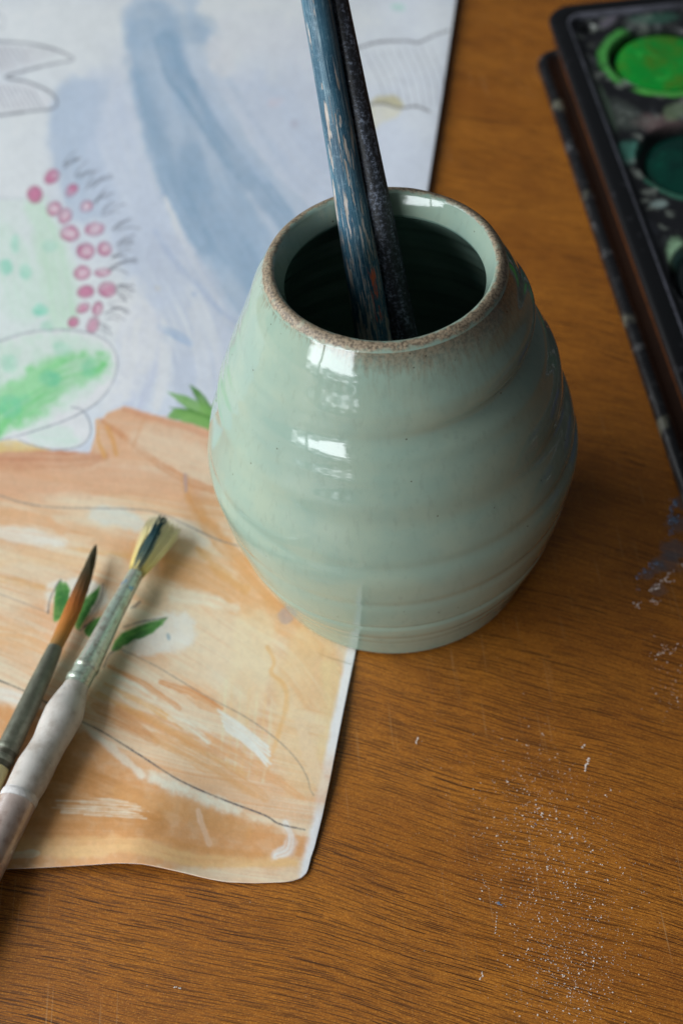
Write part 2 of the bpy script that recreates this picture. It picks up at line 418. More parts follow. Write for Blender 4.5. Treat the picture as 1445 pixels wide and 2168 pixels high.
class Canvas:
    """pigment on paper; units are the sheet's own, 1.4 units to a cell"""
    S = 1.4; X0, Y0, X1, Y1 = -140, -260, 1020, 1960
    def __init__(self):
        self.w = int((self.X1-self.X0)/self.S); self.h = int((self.Y1-self.Y0)/self.S)
        yy, xx = np.mgrid[0:self.h, 0:self.w]
        self.x = xx*self.S+self.X0; self.y = yy*self.S+self.Y0
        self.c = np.ones((self.h, self.w, 3))*np.array(pig(217, 221, 232))
        self.seed = 100
    def box(self, x0, y0, x1, y1):
        i0 = max(0, int((y0-self.Y0)/self.S)); i1 = min(self.h, int((y1-self.Y0)/self.S)+1)
        j0 = max(0, int((x0-self.X0)/self.S)); j1 = min(self.w, int((x1-self.X0)/self.S)+1)
        return slice(i0, i1), slice(j0, j1)
    def lay(self, sl, col, a):
        a = np.clip(a, 0, 1)[..., None]
        self.c[sl] = self.c[sl]*(1-a)+np.array(col)*a
    def dist(self, P, sl):
        x, y = self.x[sl], self.y[sl]
        best = np.full(x.shape, 1e9); sd = np.zeros(x.shape); al = np.zeros(x.shape); wv = np.zeros(x.shape); acc = 0.0
        for k in range(len(P)-1):
            ax, ay, bx, by = P[k][0], P[k][1], P[k+1][0], P[k+1][1]
            wa = P[k][2] if len(P[k]) > 2 else 1; wb = P[k+1][2] if len(P[k+1]) > 2 else 1
            L = math.hypot(bx-ax, by-ay) or 1e-6
            t = np.clip(((x-ax)*(bx-ax)+(y-ay)*(by-ay))/L**2, 0, 1)
            dx, dy = x-ax-t*(bx-ax), y-ay-t*(by-ay); d = np.hypot(dx, dy)
            m = d < best
            best = np.where(m, d, best); sd = np.where(m, d*np.sign((bx-ax)*dy-(by-ay)*dx), sd)
            al = np.where(m, acc+t*L, al); wv = np.where(m, wa+(wb-wa)*t, wv)
            acc += L
        return best, sd, al, wv
    def stroke(self, P, col, width=1.0, alpha=0.7, soft=6, rough=8, streak=0.35, edge=0.15, fine=7.0):
        """a loaded brush drawn along P (x, y, half-width)"""
        self.seed += 17; s = self.seed
        P = smooth(P)
        w_ = max((p[2] if len(p) > 2 else 1) for p in P)*width
        A = np.array([p[:2] for p in P]); g = w_+soft+rough+4
        sl = self.box(A[:, 0].min()-g, A[:, 1].min()-g, A[:, 0].max()+g, A[:, 1].max()+g)
        if self.x[sl].size == 0: return
        d, sd, al, wv = self.dist(P, sl); wv = wv*width
        x, y = self.x[sl], self.y[sl]
        dd = d+rough*(fbm(x/22, y/22, s)-0.5)*2
        m = 1-sstep(wv-soft, wv+soft, dd)
        st = fbm(al/150, sd/fine, s+5, 3)
        gr = fbm(x/55, y/55, s+9, 3)
        a = alpha*m*(1-streak*sstep(0.35, 0.75, st))*(0.72+0.56*gr)
        if edge: a = a+edge*alpha*np.exp(-((wv-dd-soft*0.4)/(soft*0.55+1.2))**2)*(0.3+gr)
        self.lay(sl, col, a)
    def poly(self, P, col, alpha=0.9, soft=2.0, rough=2.0, var=0.3, sm=True, scale=14):
        self.seed += 17; s = self.seed
        if sm: P = smooth(list(P)+[P[0]], 4)
        A = np.array(P)[:, :2]; g = soft+rough+4
        sl = self.box(A[:, 0].min()-g, A[:, 1].min()-g, A[:, 0].max()+g, A[:, 1].max()+g)
        x, y = self.x[sl], self.y[sl]
        x_, y_ = x, y
        ins = np.zeros(x.shape, bool)
        n = len(A)
        for k in range(n):
            x1, y1 = A[k]; x2, y2 = A[(k+1) % n]
            if y1 == y2: continue
            ins ^= ((y1 > y) != (y2 > y)) & (x < (x2-x1)*(y-y1)/(y2-y1)+x1)
        d, _, _, _ = self.dist([tuple(q) for q in A]+[tuple(A[0])], sl)
        sdist = np.where(ins, d, -d)+rough*(fbm(x/scale, y/scale, s)-0.5)*2
        a = alpha*sstep(-soft, soft, sdist)*(1-var*sstep(0.35, 0.7, fbm(x/scale/1.4, y/scale/1.4, s+3)))
        self.lay(sl, col, a)
    def pencil(self, P, col=(120, 120, 128), width=2.0, alpha=0.75, sm=True):
        self.seed += 17; s = self.seed
        if sm: P = smooth(P)
        A = np.array(P)[:, :2]; g = width+6
        sl = self.box(A[:, 0].min()-g, A[:, 1].min()-g, A[:, 0].max()+g, A[:, 1].max()+g)
        if self.x[sl].size == 0: return
        d, sd, al, _ = self.dist(P, sl)
        x, y = self.x[sl], self.y[sl]
        a = alpha*(1-sstep(width*0.3, width*0.5+1.4, d))*(0.55+0.6*vnoise(x/3, y/3, s))*(0.7+0.5*vnoise(al/40, al*0, s+2))
        self.lay(sl, pig(*col), a)
    def spot(self, x, y, rx, ry, rot, col, alpha=0.8, soft=4, rough=3, var=0.3):
        a = math.radians(rot)
        P = [(x+rx*math.cos(t)*math.cos(a)-ry*math.sin(t)*math.sin(a), y+rx*math.cos(t)*math.sin(a)+ry*math.sin(t)*math.cos(a)) for t in np.linspace(0, 2*PI, 14)[:-1]]
        self.poly(P, col, alpha, soft, rough, var, sm=False)
def smooth(P, n=5):
    if len(P) < 3: return P
    P = np.array([tuple(p)+(1,)*(3-len(p)) for p in P], float)
    Q = np.vstack([2*P[0]-P[1], P, 2*P[-1]-P[-2]]); out = []
    for k in range(1, len(Q)-2):
        for t in np.linspace(0, 1, n, endpoint=False):
            a, b, c, d = Q[k-1], Q[k], Q[k+1], Q[k+2]
            out.append(tuple(0.5*((2*b)+(-a+c)*t+(2*a-5*b+4*c-d)*t*t+(-a+3*b-3*c+d)*t**3)))
    out.append(tuple(P[-1])); return out
def pig(r, g, b):
    w_ = lin(216, 217, 221); c = lin(r, g, b)
    return tuple(min(0.84, 0.80*c[i]/w_[i]) for i in range(3))

def paint_picture():
    K = Canvas(); x, y = K.x, K.y; full = (slice(None), slice(None))
    # --- watery sky, all over the upper sheet
    K.lay(full, pig(199, 207, 225), 0.75*sstep(0.30, 0.68, fbm(x/330, y/330, 3, 4))*(y < 1000))
    K.lay(full, pig(186, 196, 216), 0.6*sstep(60, -40, y+60*fbm(x/120, y/60, 8)))
    B1, B2, B3 = pig(154, 178, 203), pig(122, 156, 186), pig(180, 194, 214)
    K.stroke([(160, 210, 46), (150, 260, 48), (165, 340, 50), (190, 420, 50)], B3, alpha=0.9, soft=12, rough=10, streak=0.3)
    K.stroke([(215, 190, 40), (235, 300, 60), (300, 480, 70), (330, 600, 60)], pig(192, 202, 221), alpha=0.7, soft=25, rough=14)
    K.poly([(110, 235), (128, 200), (172, 168), (230, 172), (222, 215), (205, 280), (150, 340), (124, 300)], B3, 0.65, 8, 8, 0.25)
    K.stroke([(345, 40, 80), (372, 150, 96), (430, 300, 116), (510, 450, 136), (600, 610, 140), (690, 760, 120)], pig(172, 190, 211), alpha=0.70, soft=14, rough=14, streak=0.35, edge=0.25, fine=22)
    K.stroke([(320, 50, 50), (340, 150, 60), (388, 300, 74), (450, 450, 80), (540, 610, 86), (640, 760, 80)], B1, alpha=0.62, soft=12, rough=12, streak=0.45, edge=0.2, fine=16)
    K.stroke([(300, 70, 30), (420, 62, 30), (445, 80, 26)], B1, alpha=0.6, soft=12, rough=8)
    K.stroke([(352, 90, 26), (372, 150, 24), (425, 230, 22), (482, 320, 20), (560, 410, 22), (640, 520, 20)], B2, alpha=0.62, soft=8, rough=8, streak=0.5)
    K.stroke([(300, 160, 18), (330, 270, 22), (360, 380, 24), (430, 520, 24)], B2, alpha=0.40, soft=14, rough=8)
    K.stroke([(400, 330, 26), (430, 430, 30), (500, 540, 34), (600, 660, 30)], B2, alpha=0.45, soft=16, rough=10)
    K.stroke([(470, 180, 10), (560, 320, 14), (650, 420, 12), (740, 520, 12)], pig(206, 212, 226), alpha=0.7, soft=7, rough=5)
    K.stroke([(430, 190, 8), (500, 300, 9), (560, 380, 8)], pig(178, 194, 216), alpha=0.55, soft=5, rough=5)
    K.stroke([(560, 210, 50), (640, 330, 60), (740, 420, 60)], pig(190, 201, 221), alpha=0.6, soft=30, rough=18, streak=0.5)
    K.stroke([(500, 60, 40), (620, 90, 40), (700, 140, 30)], pig(214, 217, 227), alpha=0.6, soft=24, rough=14)
    K.spot(466, 120, 30, 48, -20, pig(217, 219, 227), 0.85, 12, 8, 0.2)
    K.stroke([(380, 500, 12), (430, 580, 12), (500, 680, 14)], pig(211, 215, 227), alpha=0.55, soft=6, rough=6)
    K.stroke([(350, 420, 5), (385, 500, 6), (440, 600, 5), (510, 720, 5)], pig(218, 220, 228), alpha=0.7, soft=4, rough=4)
    # lavender scrubbed water, lower
    K.stroke([(340, 540, 60), (390, 640, 80), (430, 740, 80), (440, 840, 70)], pig(190, 198, 216), alpha=0.7, soft=20, rough=16, streak=0.75, fine=9)
    K.stroke([(330, 490, 4), (360, 540, 5), (420, 610, 5), (470, 660, 5), (520, 700, 5)], pig(150, 170, 204), alpha=0.5, soft=5, rough=4, streak=0.8)
    K.stroke([(300, 690, 46), (290, 780, 46), (268, 860, 34)], pig(194, 200, 220), alpha=0.75, soft=10, rough=10, streak=0.75, fine=8)
    K.stroke([(336, 692, 4), (380, 712, 8), (405, 728, 5)], pig(146, 174, 208), alpha=0.75, soft=3, rough=4, streak=0.4)
    K.spot(411, 622, 6, 5, 0, pig(150, 172, 205), 0.7); K.spot(334, 612, 7, 6, 0, pig(196, 190, 178), 0.6)
    K.poly([(232, 640), (280, 590), (318, 640), (345, 720), (270, 850), (215, 860), (255, 770)], pig(224, 225, 231), 0.75, 14, 10, 0.2)
    K.stroke([(350, 740, 14), (345, 800, 14), (330, 860, 12)], pig(226, 226, 231), alpha=0.6, soft=8, rough=6, streak=0.7, fine=5)
    K.stroke([(420, 660, 20), (440, 740, 30), (450, 830, 30)], pig(216, 219, 228), alpha=0.5, soft=10, rough=8, streak=0.8, fine=5)
    K.spot(622, 262, 9, 9, 0, pig(178, 178, 196), 0.6); K.spot(842, 15, 14, 8, 10, pig(165, 210, 198), 0.8, 6); K.spot(584, 216, 16, 9, -20, pig(214, 206, 218), 0.6, 6)
    # --- pencilled rocks
    G = (118, 120, 130)
    K.poly([(-60, 92), (60, 100), (120, 112), (40, 145), (-60, 165)], pig(200, 201, 208), 0.8, 6, 5, 0.4)
    K.poly([(-60, 180), (55, 178), (110, 215), (60, 232), (-60, 236)], pig(212, 213, 220), 0.8, 6, 5, 0.4)
    for k in range(9): K.pencil([(k*11-20, 178+k*1.5), (k*11+4, 228)], (150, 152, 164), 1.8, 0.8, False)
    for k in range(6): K.pencil([(k*12-20, 100), (k*12-2, 145-k*4)], (150, 152, 164), 1.8, 0.8, False)
    K.pencil([(-70, 82), (0, 88), (60, 92), (115, 104), (150, 120), (152, 128), (100, 138), (45, 152), (12, 164), (60, 174), (105, 194), (121, 214), (112, 230), (60, 236), (0, 244), (-70, 250)], G, 4.6, 0.95)
    K.pencil([(-4, 28), (8, 36), (10, 52), (0, 62), (-10, 50), (-4, 30)], (150, 152, 166), 3, 0.6)
    K.pencil([(690, 112), (755, 102), (800, 89), (860, 87), (885, 90), (920, 74), (948, 65)], (96, 94, 100), 4.8, 0.95)
    for k in range(9): K.pencil([(772+k*17, 112-k*2), (800+k*17, 165), (822+k*15, 225)], (156, 158, 168), 2.0, 0.8)
    K.poly([(782, 214), (808, 203), (836, 202), (853, 222), (848, 238), (832, 250), (806, 262), (786, 275)], pig(214, 211, 196), 0.9, 4, 4, 0.25)
    K.poly([(782, 214), (808, 203), (836, 202), (853, 222), (846, 230), (820, 220)], pig(188, 182, 152), 0.9, 4, 4, 0.25)
    K.pencil([(778, 222), (810, 219), (845, 229), (880, 225), (908, 236)], (112, 110, 112), 4.4, 0.9)
    # --- cactus pad with crimson fruit
    K.poly([(-90, 430), (0, 424), (60, 422), (100, 446), (138, 492), (160, 545), (172, 600), (166, 660), (150, 700), (60, 708), (-90, 735)], pig(212, 226, 221), 0.95, 5, 3, 0.25)
    K.stroke([(78, 440, 20), (100, 500, 26), (118, 580, 34), (132, 670, 34)], pig(190, 219, 197), alpha=0.7, soft=14, rough=8, streak=0.3)
    K.stroke([(-30, 480, 30), (20, 540, 40), (50, 640, 40)], pig(198, 222, 208), alpha=0.55, soft=18, rough=10)
    K.pencil([(-60, 418), (0, 419), (50, 422)], (168, 176, 190), 2.6, 0.6)
    for q in ((33, 515, 8, 20, 0.6), (14, 564, 14, 17, 0.75), (54, 577, 14, 15, 0.6), (86, 657, 17, 14, 0.95), (106, 522, 18, 14, 0.3)):
        K.spot(q[0], q[1], q[2], q[3], 0, pig(136, 208, 186), q[4], 5, 4, 0.3)
    fruit = [(110, 374, 18, 13, -40, 1), (74, 412, 16, 18, 0, 1), (152, 403, 16, 10, -45, 1), (115, 442, 16, 14, -40, 0), (183, 437, 13, 11, -30, 0), (138, 457, 17, 13, -60, 0), (148, 494, 20, 16, 10, 0),
             (201, 485, 20, 13, -10, .4), (182, 532, 19, 16, -10, .6), (222, 527, 14, 15, -60, .4), (174, 578, 18, 14, -10, .5), (218, 577, 17, 8, -5, .3), (182, 618, 18, 13, -10, .9), (228, 613, 19, 16, 0, 1),
             (176, 652, 15, 9, -25, 1), (207, 654, 10, 15, 15, .4), (156, 682, 12, 10, -30, 1), (197, 689, 12, 17, 25, .8)]
    for (fx, fy, rx, ry, ro, fill) in fruit:
        K.spot(fx, fy, rx, ry, ro, pig(186, 104, 142), 0.92, 3.5, 3.0, 0.45)
        K.spot(fx+1, fy, rx*0.58, ry*0.58, ro, pig(230, 206, 216) if fill < 0.7 else pig(208, 140, 170), 0.9*(1-0.4*fill), 3, 2.5, 0.35)
        P = [(fx+rx*math.cos(t)*math.cos(math.radians(ro))-ry*math.sin(t)*math.sin(math.radians(ro)), fy+rx*math.cos(t)*math.sin(math.radians(ro))+ry*math.sin(t)*math.cos(math.radians(ro))) for t in np.linspace(0, 6.1, 12)]
        K.pencil(P, (138, 78, 108), 2.0, 0.6)
    for hx, hy, ln, dr in ((132, 350, 46, -48), (165, 378, 50, -48), (188, 400, 54, -45), (200, 432, 50, -45), (222, 455, 54, -42), (244, 490, 46, -32), (250, 520, 50, -22), (244, 545, 44, -18), (238, 572, 68, -12), (250, 606, 42, 4), (246, 622, 34, 14), (232, 648, 40, 3), (225, 668, 40, -8), (214, 690, 26, 14)):
        for q in range(4):
            a = math.radians(dr+rng.uniform(-24, 24)); l = ln*rng.uniform(0.6, 1.0)
            ox, oy = hx+rng.uniform(-8, 8), hy+rng.uniform(-8, 8)
            K.pencil([(ox, oy), (ox+l*0.5*math.cos(a), oy+l*0.5*math.sin(a)), (ox+l*math.cos(a+.15), oy+l*math.sin(a+.15))], (88, 90, 104), 1.5, 0.72)
    # --- ground, ochre and orange washes
    gb = np.interp(x[0], [-150, 0, 190, 206, 225, 262, 340, 440, 700, 1100], [955, 953, 962, 905, 876, 862, 884, 906, 940, 980])[None, :]
    gy = y-gb+7*(fbm(x/16, y/16, 77)-0.5)
    g = sstep(-5, 6, gy)
    K.lay(full, pig(228, 200, 172), g*0.97)
    th = np.radians(np.interp(y, [850, 1100, 1250, 1500, 1620, 1780], [7, 9, 16, 27, 20, 6]))
    bend = 50*fbm(x/420, y/420, 12)
    u, v = x*np.cos(th)+y*np.sin(th), y-x*np.tan(th)+bend
    s1 = fbm(u/260, v/38, 21, 5); s2 = fbm(u/320, v/13, 22, 4); s3 = fbm(u/190, v/80, 23, 4); s4 = fbm(u/260, v/5, 24, 3)
    K.lay(full, pig(217, 174, 134), g*0.72*sstep(0.34, 0.70, s1))
    K.lay(full, pig(210, 156, 112), g*0.50*sstep(0.46, 0.78, s3))
    K.lay(full, pig(204, 142, 90), g*0.36*sstep(0.50, 0.76, s2)*sstep(0.35, 0.65, s1))
    K.lay(full, pig(232, 214, 196), g*0.45*sstep(0.54, 0.80, fbm(u/260, v/30, 29, 5)))
    K.lay(full, pig(234, 216, 196), g*0.26*sstep(0.54, 0.72, s4))
    K.lay(full, pig(204, 148, 100), g*0.18*sstep(0.54, 0.72, fbm(u/150, v/4, 26, 3)))
    low = sstep(1100, 950, y)
    K.lay(full, pig(214, 166, 140), g*0.40*low)
    # named strokes
    O1, O2, O3, T1 = pig(204, 146, 112), pig(206, 144, 92), pig(216, 170, 108), pig(226, 190, 144)
    W = pig(232, 220, 206)
    K.stroke([(-40, 972, 22), (60, 972, 24), (150, 974, 18), (225, 966, 8)], pig(196, 138, 106), alpha=0.85, soft=6, rough=6, streak=0.3, edge=0.3)
    K.stroke([(-40, 1020, 34), (100, 1020, 34), (260, 1012, 30), (400, 1046, 30)], pig(212, 166, 134), alpha=0.75, soft=16, rough=12, streak=0.4)
    K.stroke([(215, 890, 4), (270, 930, 6), (340, 985, 7), (400, 1018, 8), (450, 1038, 8)], pig(200, 138, 96), alpha=0.7, soft=4, rough=4, streak=0.4)
    K.stroke([(262, 866, 5), (330, 886, 7), (440, 912, 12)], pig(206, 148, 118), alpha=0.75, soft=5, rough=5)
    K.stroke([(300, 930, 26), (380, 960, 30), (440, 990, 26)], pig(228, 200, 176), alpha=0.65, soft=14, rough=10)
    K.stroke([(206, 890, 4), (208, 930, 4), (222, 966, 4)], pig(212, 160, 100), alpha=0.8, soft=3, rough=3); K.stroke([(228, 905, 4), (240, 935, 4), (246, 962, 3)], pig(212, 156, 96), alpha=0.8, soft=3, rough=3)
    K.stroke([(304, 890, 3), (290, 925, 3), (280, 950, 3)], pig(206, 150, 110), alpha=0.5, soft=3, rough=3)
    K.stroke([(395, 1010, 6), (400, 1050, 10), (430, 1100, 14), (480, 1160, 16), (560, 1250, 20), (640, 1320, 16)], pig(206, 146, 84), alpha=0.7, soft=9, rough=8, streak=0.5)
    K.stroke([(420, 1160, 8), (470, 1215, 10), (520, 1250, 8)], pig(206, 150, 70), alpha=0.6, soft=6, rough=6)
    K.stroke([(300, 1180, 30), (400, 1210, 36), (500, 1270, 34), (600, 1330, 26), (700, 1380, 18)], pig(210, 158, 108), alpha=0.65, soft=16, rough=12, streak=0.45)
    K.stroke([(200, 1085, 14), (250, 1095, 20), (290, 1110, 14)], pig(206, 213, 208), alpha=0.75, soft=10, rough=10, streak=0.3)
    K.stroke([(350, 1110, 14), (400, 1124, 14), (430, 1150, 8)], pig(228, 216, 204), alpha=0.7, soft=10, rough=8)
    K.stroke([(-40, 1125, 12), (60, 1135, 13), (130, 1150, 10)], pig(230, 214, 203), alpha=0.85, soft=8, rough=8, streak=0.5)
    K.stroke([(-40, 1092, 14), (70, 1098, 14), (130, 1122, 9)], pig(214, 168, 128), alpha=0.7, soft=8, rough=8, streak=0.5)
    K.stroke([(-40, 1185, 14), (80, 1180, 14), (200, 1195, 12)], pig(222, 190, 152), alpha=0.7, soft=10, rough=8, streak=0.5)
    K.stroke([(-40, 1340, 24), (60, 1350, 24), (120, 1380, 18)], pig(218, 170, 120), alpha=0.7, soft=12, rough=10, streak=0.5)
    K.stroke([(-40, 1462, 14), (30, 1476, 14), (80, 1496, 8)], pig(228, 214, 204), alpha=0.8, soft=7, rough=7, streak=0.5)
    # gray wash by the brush, pale patches left bare round the leaves
    K.stroke([(318, 1205, 18), (305, 1240, 22), (330, 1270, 14)], pig(176, 158, 132), alpha=0.55, soft=12, rough=8)
    K.poly([(290, 1318), (345, 1300), (392, 1296), (412, 1330), (400, 1370), (330, 1385), (262, 1375)], pig(226, 219, 213), 0.85, 9, 9, 0.2)
    K.poly([(100, 1235), (150, 1225), (210, 1235), (225, 1275), (190, 1300), (125, 1260), (100, 1290)], pig(228, 221, 214), 0.8, 7, 6, 0.2)
    K.stroke([(370, 1262, 14), (440, 1270, 13), (500, 1290, 6)], pig(230, 214, 196), alpha=0.7, soft=8, rough=7, streak=0.4)
    # broad yellow-tan wash on the right, its dried edge
    K.stroke([(540, 1330, 40), (530, 1420, 46), (505, 1500, 40)], pig(230, 204, 172), alpha=0.60, soft=18, rough=12, streak=0.3, fine=12)
    K.stroke([(660, 1370, 46), (640, 1460, 60), (630, 1560, 56), (640, 1650, 40)], pig(226, 194, 150), alpha=0.50, soft=18, rough=12, streak=0.3, fine=12)
    K.stroke([(566, 1370, 5), (580, 1400, 5), (575, 1425, 4), (602, 1450, 5), (606, 1490, 4), (596, 1530, 4), (575, 1600, 4), (566, 1640, 3)], pig(218, 172, 112), alpha=0.55, soft=4, rough=4, streak=0.3)
    K.stroke([(634, 1530, 9), (650, 1580, 12), (670, 1640, 14), (682, 1670, 8)], pig(226, 196, 164), alpha=0.8, soft=6, rough=5, edge=0.3)
    K.stroke([(700, 1420, 22), (705, 1500, 20), (690, 1600, 16)], pig(228, 197, 152), alpha=0.6, soft=10, rough=8, streak=0.25)
    for k in range(7):
        K.stroke([(480+k*16+rng.uniform(-6, 6), 1440+k*6, 2), (472+k*16, 1540+k*8, 2.5), (466+k*15, 1620+k*6, 2)], T1 if k % 2 else pig(234, 214, 184), alpha=0.45, soft=3, rough=3)
    # orange dashes running down to the right
    for (a0, b0, a1, b1, w_, col, al) in ((120, 1160, 420, 1200, 6, O3, .5), (-20, 1225, 110, 1250, 7, O3, .5), (230, 1410, 380, 1500, 5, O2, .8), (340, 1445, 470, 1500, 9, O2, .85), (225, 1450, 420, 1560, 5, O3, .7), (210, 1470, 520, 1640, 8, O3, .7), (250, 1500, 470, 1600, 14, O2, .6),
                                          (200, 1495, 330, 1570, 16, pig(200, 138, 82), .6), (330, 1560, 560, 1690, 18, pig(210, 160, 108), .7), (430, 1560, 640, 1690, 12, pig(214, 160, 110), .7), (240, 1430, 330, 1480, 3, W, .6), (250, 1452, 460, 1560, 5, W, .5), (360, 1520, 440, 1570, 9, W, .7)):
        K.stroke([(a0, b0, w_*.6), ((a0+a1)/2, (b0+b1)/2-6, w_), (a1, b1, w_*.5)], col, alpha=al, soft=4, rough=5, streak=0.65, fine=4)
    for k in range(9):
        o = rng.uniform(-20, 26)
        K.stroke([(468+o*.4, 1520+o, 1.5), (520+o*.4, 1556+o, 3), (568+rng.uniform(-8, 6), 1596+o, 2)], pig(236, 228, 216), alpha=0.75, soft=2, rough=2, streak=0.5, fine=3)
    # dark tan field below the long pencil line
    K.poly([(-140, 1480), (60, 1500), (170, 1545), (300, 1625), (430, 1690), (560, 1745), (640, 1772), (636, 1815), (480, 1830), (-140, 1825)], pig(206, 150, 98), 0.88, 10, 10, 0.3)
    K.stroke([(-40, 1640, 40), (120, 1650, 46), (240, 1690, 40), (330, 1730, 26)], pig(188, 132, 76), alpha=0.75, soft=18, rough=14, streak=0.5)
    K.stroke([(60, 1735, 30), (200, 1740, 34), (330, 1745, 22)], pig(186, 130, 72), alpha=0.6, soft=14, rough=12, streak=0.5)
    K.stroke([(260, 1680, 20), (400, 1720, 22), (520, 1760, 16)], pig(204, 152, 98), alpha=0.6, soft=10, rough=8, streak=0.5)
    K.stroke([(-60, 1790, 16), (160, 1795, 20), (280, 1790, 16), (420, 1822, 14), (620, 1826, 10)], pig(224, 182, 130), alpha=0.8, soft=8, rough=6, streak=0.5)
    K.stroke([(330, 1775, 8), (430, 1800, 9), (560, 1812, 8)], pig(206, 150, 92), alpha=0.6, soft=5, rough=5, streak=0.6)
    K.poly([(302, 1642), (330, 1634), (420, 1672), (505, 1705), (495, 1722), (420, 1700), (330, 1660)], W, 0.85, 9, 8, 0.3)
    K.stroke([(175, 1530, 5), (230, 1580, 8), (300, 1640, 8)], pig(228, 214, 200), alpha=0.7, soft=6, rough=6, streak=0.5)
    for k in range(8): K.stroke([(150+rng.uniform(-40, 60), 1690+k*5, 1.2), (220+rng.uniform(0, 40), 1694+k*5, 1.8), (290+rng.uniform(-30, 30), 1698+k*5, 1)], pig(230, 214, 196), alpha=0.6, soft=1.6, rough=2, streak=0.6, fine=3)
    K.stroke([(420, 1716, 4), (428, 1745, 6), (443, 1786, 7)], pig(222, 188, 160), alpha=0.8, soft=3, rough=3, edge=0.3)
    K.stroke([(604, 1742, 6), (616, 1770, 9), (610, 1800, 12), (585, 1812, 8)], pig(230, 226, 222), alpha=0.75, soft=7, rough=8, streak=0.6, fine=4)
    K.stroke([(0, 1812, 8), (60, 1808, 8), (82, 1806, 5)], pig(228, 206, 178), alpha=0.9, soft=3, rough=4)
    # bare margin down the right edge
    R = np.interp(y[:, 0], [-260, 0, 400, 1383, 1540, 1640, 1790, 1850], [1004, 965, 905, 752, 720, 700, 665, 648])[:, None]
    e = R-x+6*(fbm(x/14, y/22, 55)-0.5)
    K.lay(full, pig(228, 227, 230), sstep(26, 14, e)*sstep(1330, 1400, y)*(1-sstep(1560, 1660, y)*0.75)*0.95)
    K.lay(full, pig(228, 227, 230), sstep(20, 8, e)*sstep(1690, 1740, y)*0.95)
    # --- leaves
    D, L1, D2 = pig(52, 116, 50), pig(106, 160, 84), pig(38, 92, 46)
    def leaf(P, vein):
        K.poly(P, L1, 0.97, 1.5, 1.5, 0.1, sm=False)
        c = np.mean(P, axis=0)
        K.poly([tuple(c+(np.array(q)-c)*0.88) for q in P], D, 0.92, 2.0, 3, 0.40, sm=False, scale=8)
        K.stroke([(a, b, 1.6) for a, b in vein], pig(112, 170, 88), alpha=0.5, soft=2, rough=2)
        K.poly([tuple(c+(np.array(q)-c)*0.5+np.array([3, 3])) for q in P], D2, 0.5, 4, 4, 0.4, sm=False, scale=8)
    leaf([(113, 1314), (115, 1262), (119, 1240), (127, 1227), (134, 1233), (140, 1231), (150, 1248), (147, 1262), (143, 1290), (128, 1312), (118, 1318)], [(118, 1268), (136, 1260)])
    leaf([(158, 1324), (170, 1290), (180, 1266), (198, 1252), (213, 1237), (212, 1250), (207, 1266), (196, 1284), (188, 1300), (178, 1318), (168, 1334), (160, 1332)], [(170, 1300), (200, 1262)])
    leaf([(178, 1336), (186, 1322), (200, 1312), (226, 1300), (224, 1326), (206, 1352), (192, 1350), (182, 1346)], [(186, 1336), (212, 1312)])
    leaf([(236, 1376), (244, 1356), (258, 1340), (282, 1330), (310, 1318), (356, 1306), (344, 1324), (334, 1330), (322, 1342), (304, 1350), (284, 1354), (268, 1366), (258, 1368), (252, 1377), (242, 1379)], [(256, 1352), (320, 1326)])
    for P in ([(102, 1298), (106, 1270), (120, 1240), (130, 1227)], [(176, 1328), (186, 1310), (212, 1270), (219, 1236)], [(262, 1328), (300, 1316), (352, 1308)], [(278, 1288), (296, 1274)], [(220, 1412), (230, 1388), (250, 1370)], [(170, 1335), (200, 1310)]):
        K.pencil(P, (80, 76, 84), 2.2, 0.85)
    K.stroke([(285, 1286, 2), (296, 1275, 2.2)], pig(84, 76, 78), alpha=0.8, soft=2, rough=1)
    K.spot(357, 1348, 4, 8, -15, pig(130, 160, 176), 0.85, 2, 1)
    GA, GB = pig(118, 168, 92), pig(84, 134, 62)
    for P, c in (([(402, 815), (424, 828), (452, 866), (470, 900), (436, 880), (418, 850)], GB), ([(355, 830), (392, 838), (430, 856), (465, 890), (430, 892), (386, 858)], GA), ([(358, 862), (400, 866), (462, 890), (462, 912), (400, 890)], GB), ([(352, 884), (372, 866), (420, 878), (470, 900), (470, 918), (420, 902), (392, 894)], GA)):
        K.poly(P, c, 0.96, 3, 2, 0.1)
        K.poly([tuple(np.mean(P, axis=0)+(np.array(q)-np.mean(P, axis=0))*0.5) for q in P], pig(142, 186, 110), 0.5, 5, 3, 0.3)
    # --- second cactus pad, lying across the horizon
    K.poly([(-90, 740), (0, 724), (60, 704), (130, 700), (190, 706), (232, 728), (249, 765), (240, 808), (208, 852), (178, 872), (192, 900), (188, 926), (168, 946), (118, 952), (60, 941), (20, 930), (-90, 940)], pig(222, 229, 229), 0.97, 3, 2, 0.1)
    K.poly([(-90, 760), (20, 720), (110, 706), (190, 716), (236, 752), (224, 800), (150, 860), (60, 905), (-90, 920)], pig(196, 226, 206), 0.7, 14, 12, 0.35)
    K.stroke([(-60, 905, 36), (40, 850, 42), (120, 800, 42), (205, 770, 26)], pig(128, 204, 138), alpha=0.92, soft=16, rough=18, streak=0.45, fine=16)
    K.stroke([(-60, 860, 16), (40, 830, 18), (110, 770, 16)], pig(150, 214, 158), alpha=0.6, soft=10, rough=16, streak=0.5)
    K.stroke([(80, 920, 20), (130, 925, 20), (160, 930, 10)], pig(204, 229, 214), alpha=0.8, soft=10, rough=8)
    for q in ((107, 802, 22, 17, .75), (188, 778, 16, 20, .5), (132, 738, 18, 14, .45), (20, 770, 20, 18, .45), (22, 860, 24, 26, .6), (54, 845, 12, 12, .3), (100, 690, 14, 12, .35)):
        K.spot(q[0], q[1], q[2], q[3], 20, pig(108, 198, 160), q[4], 7, 6, 0.35)
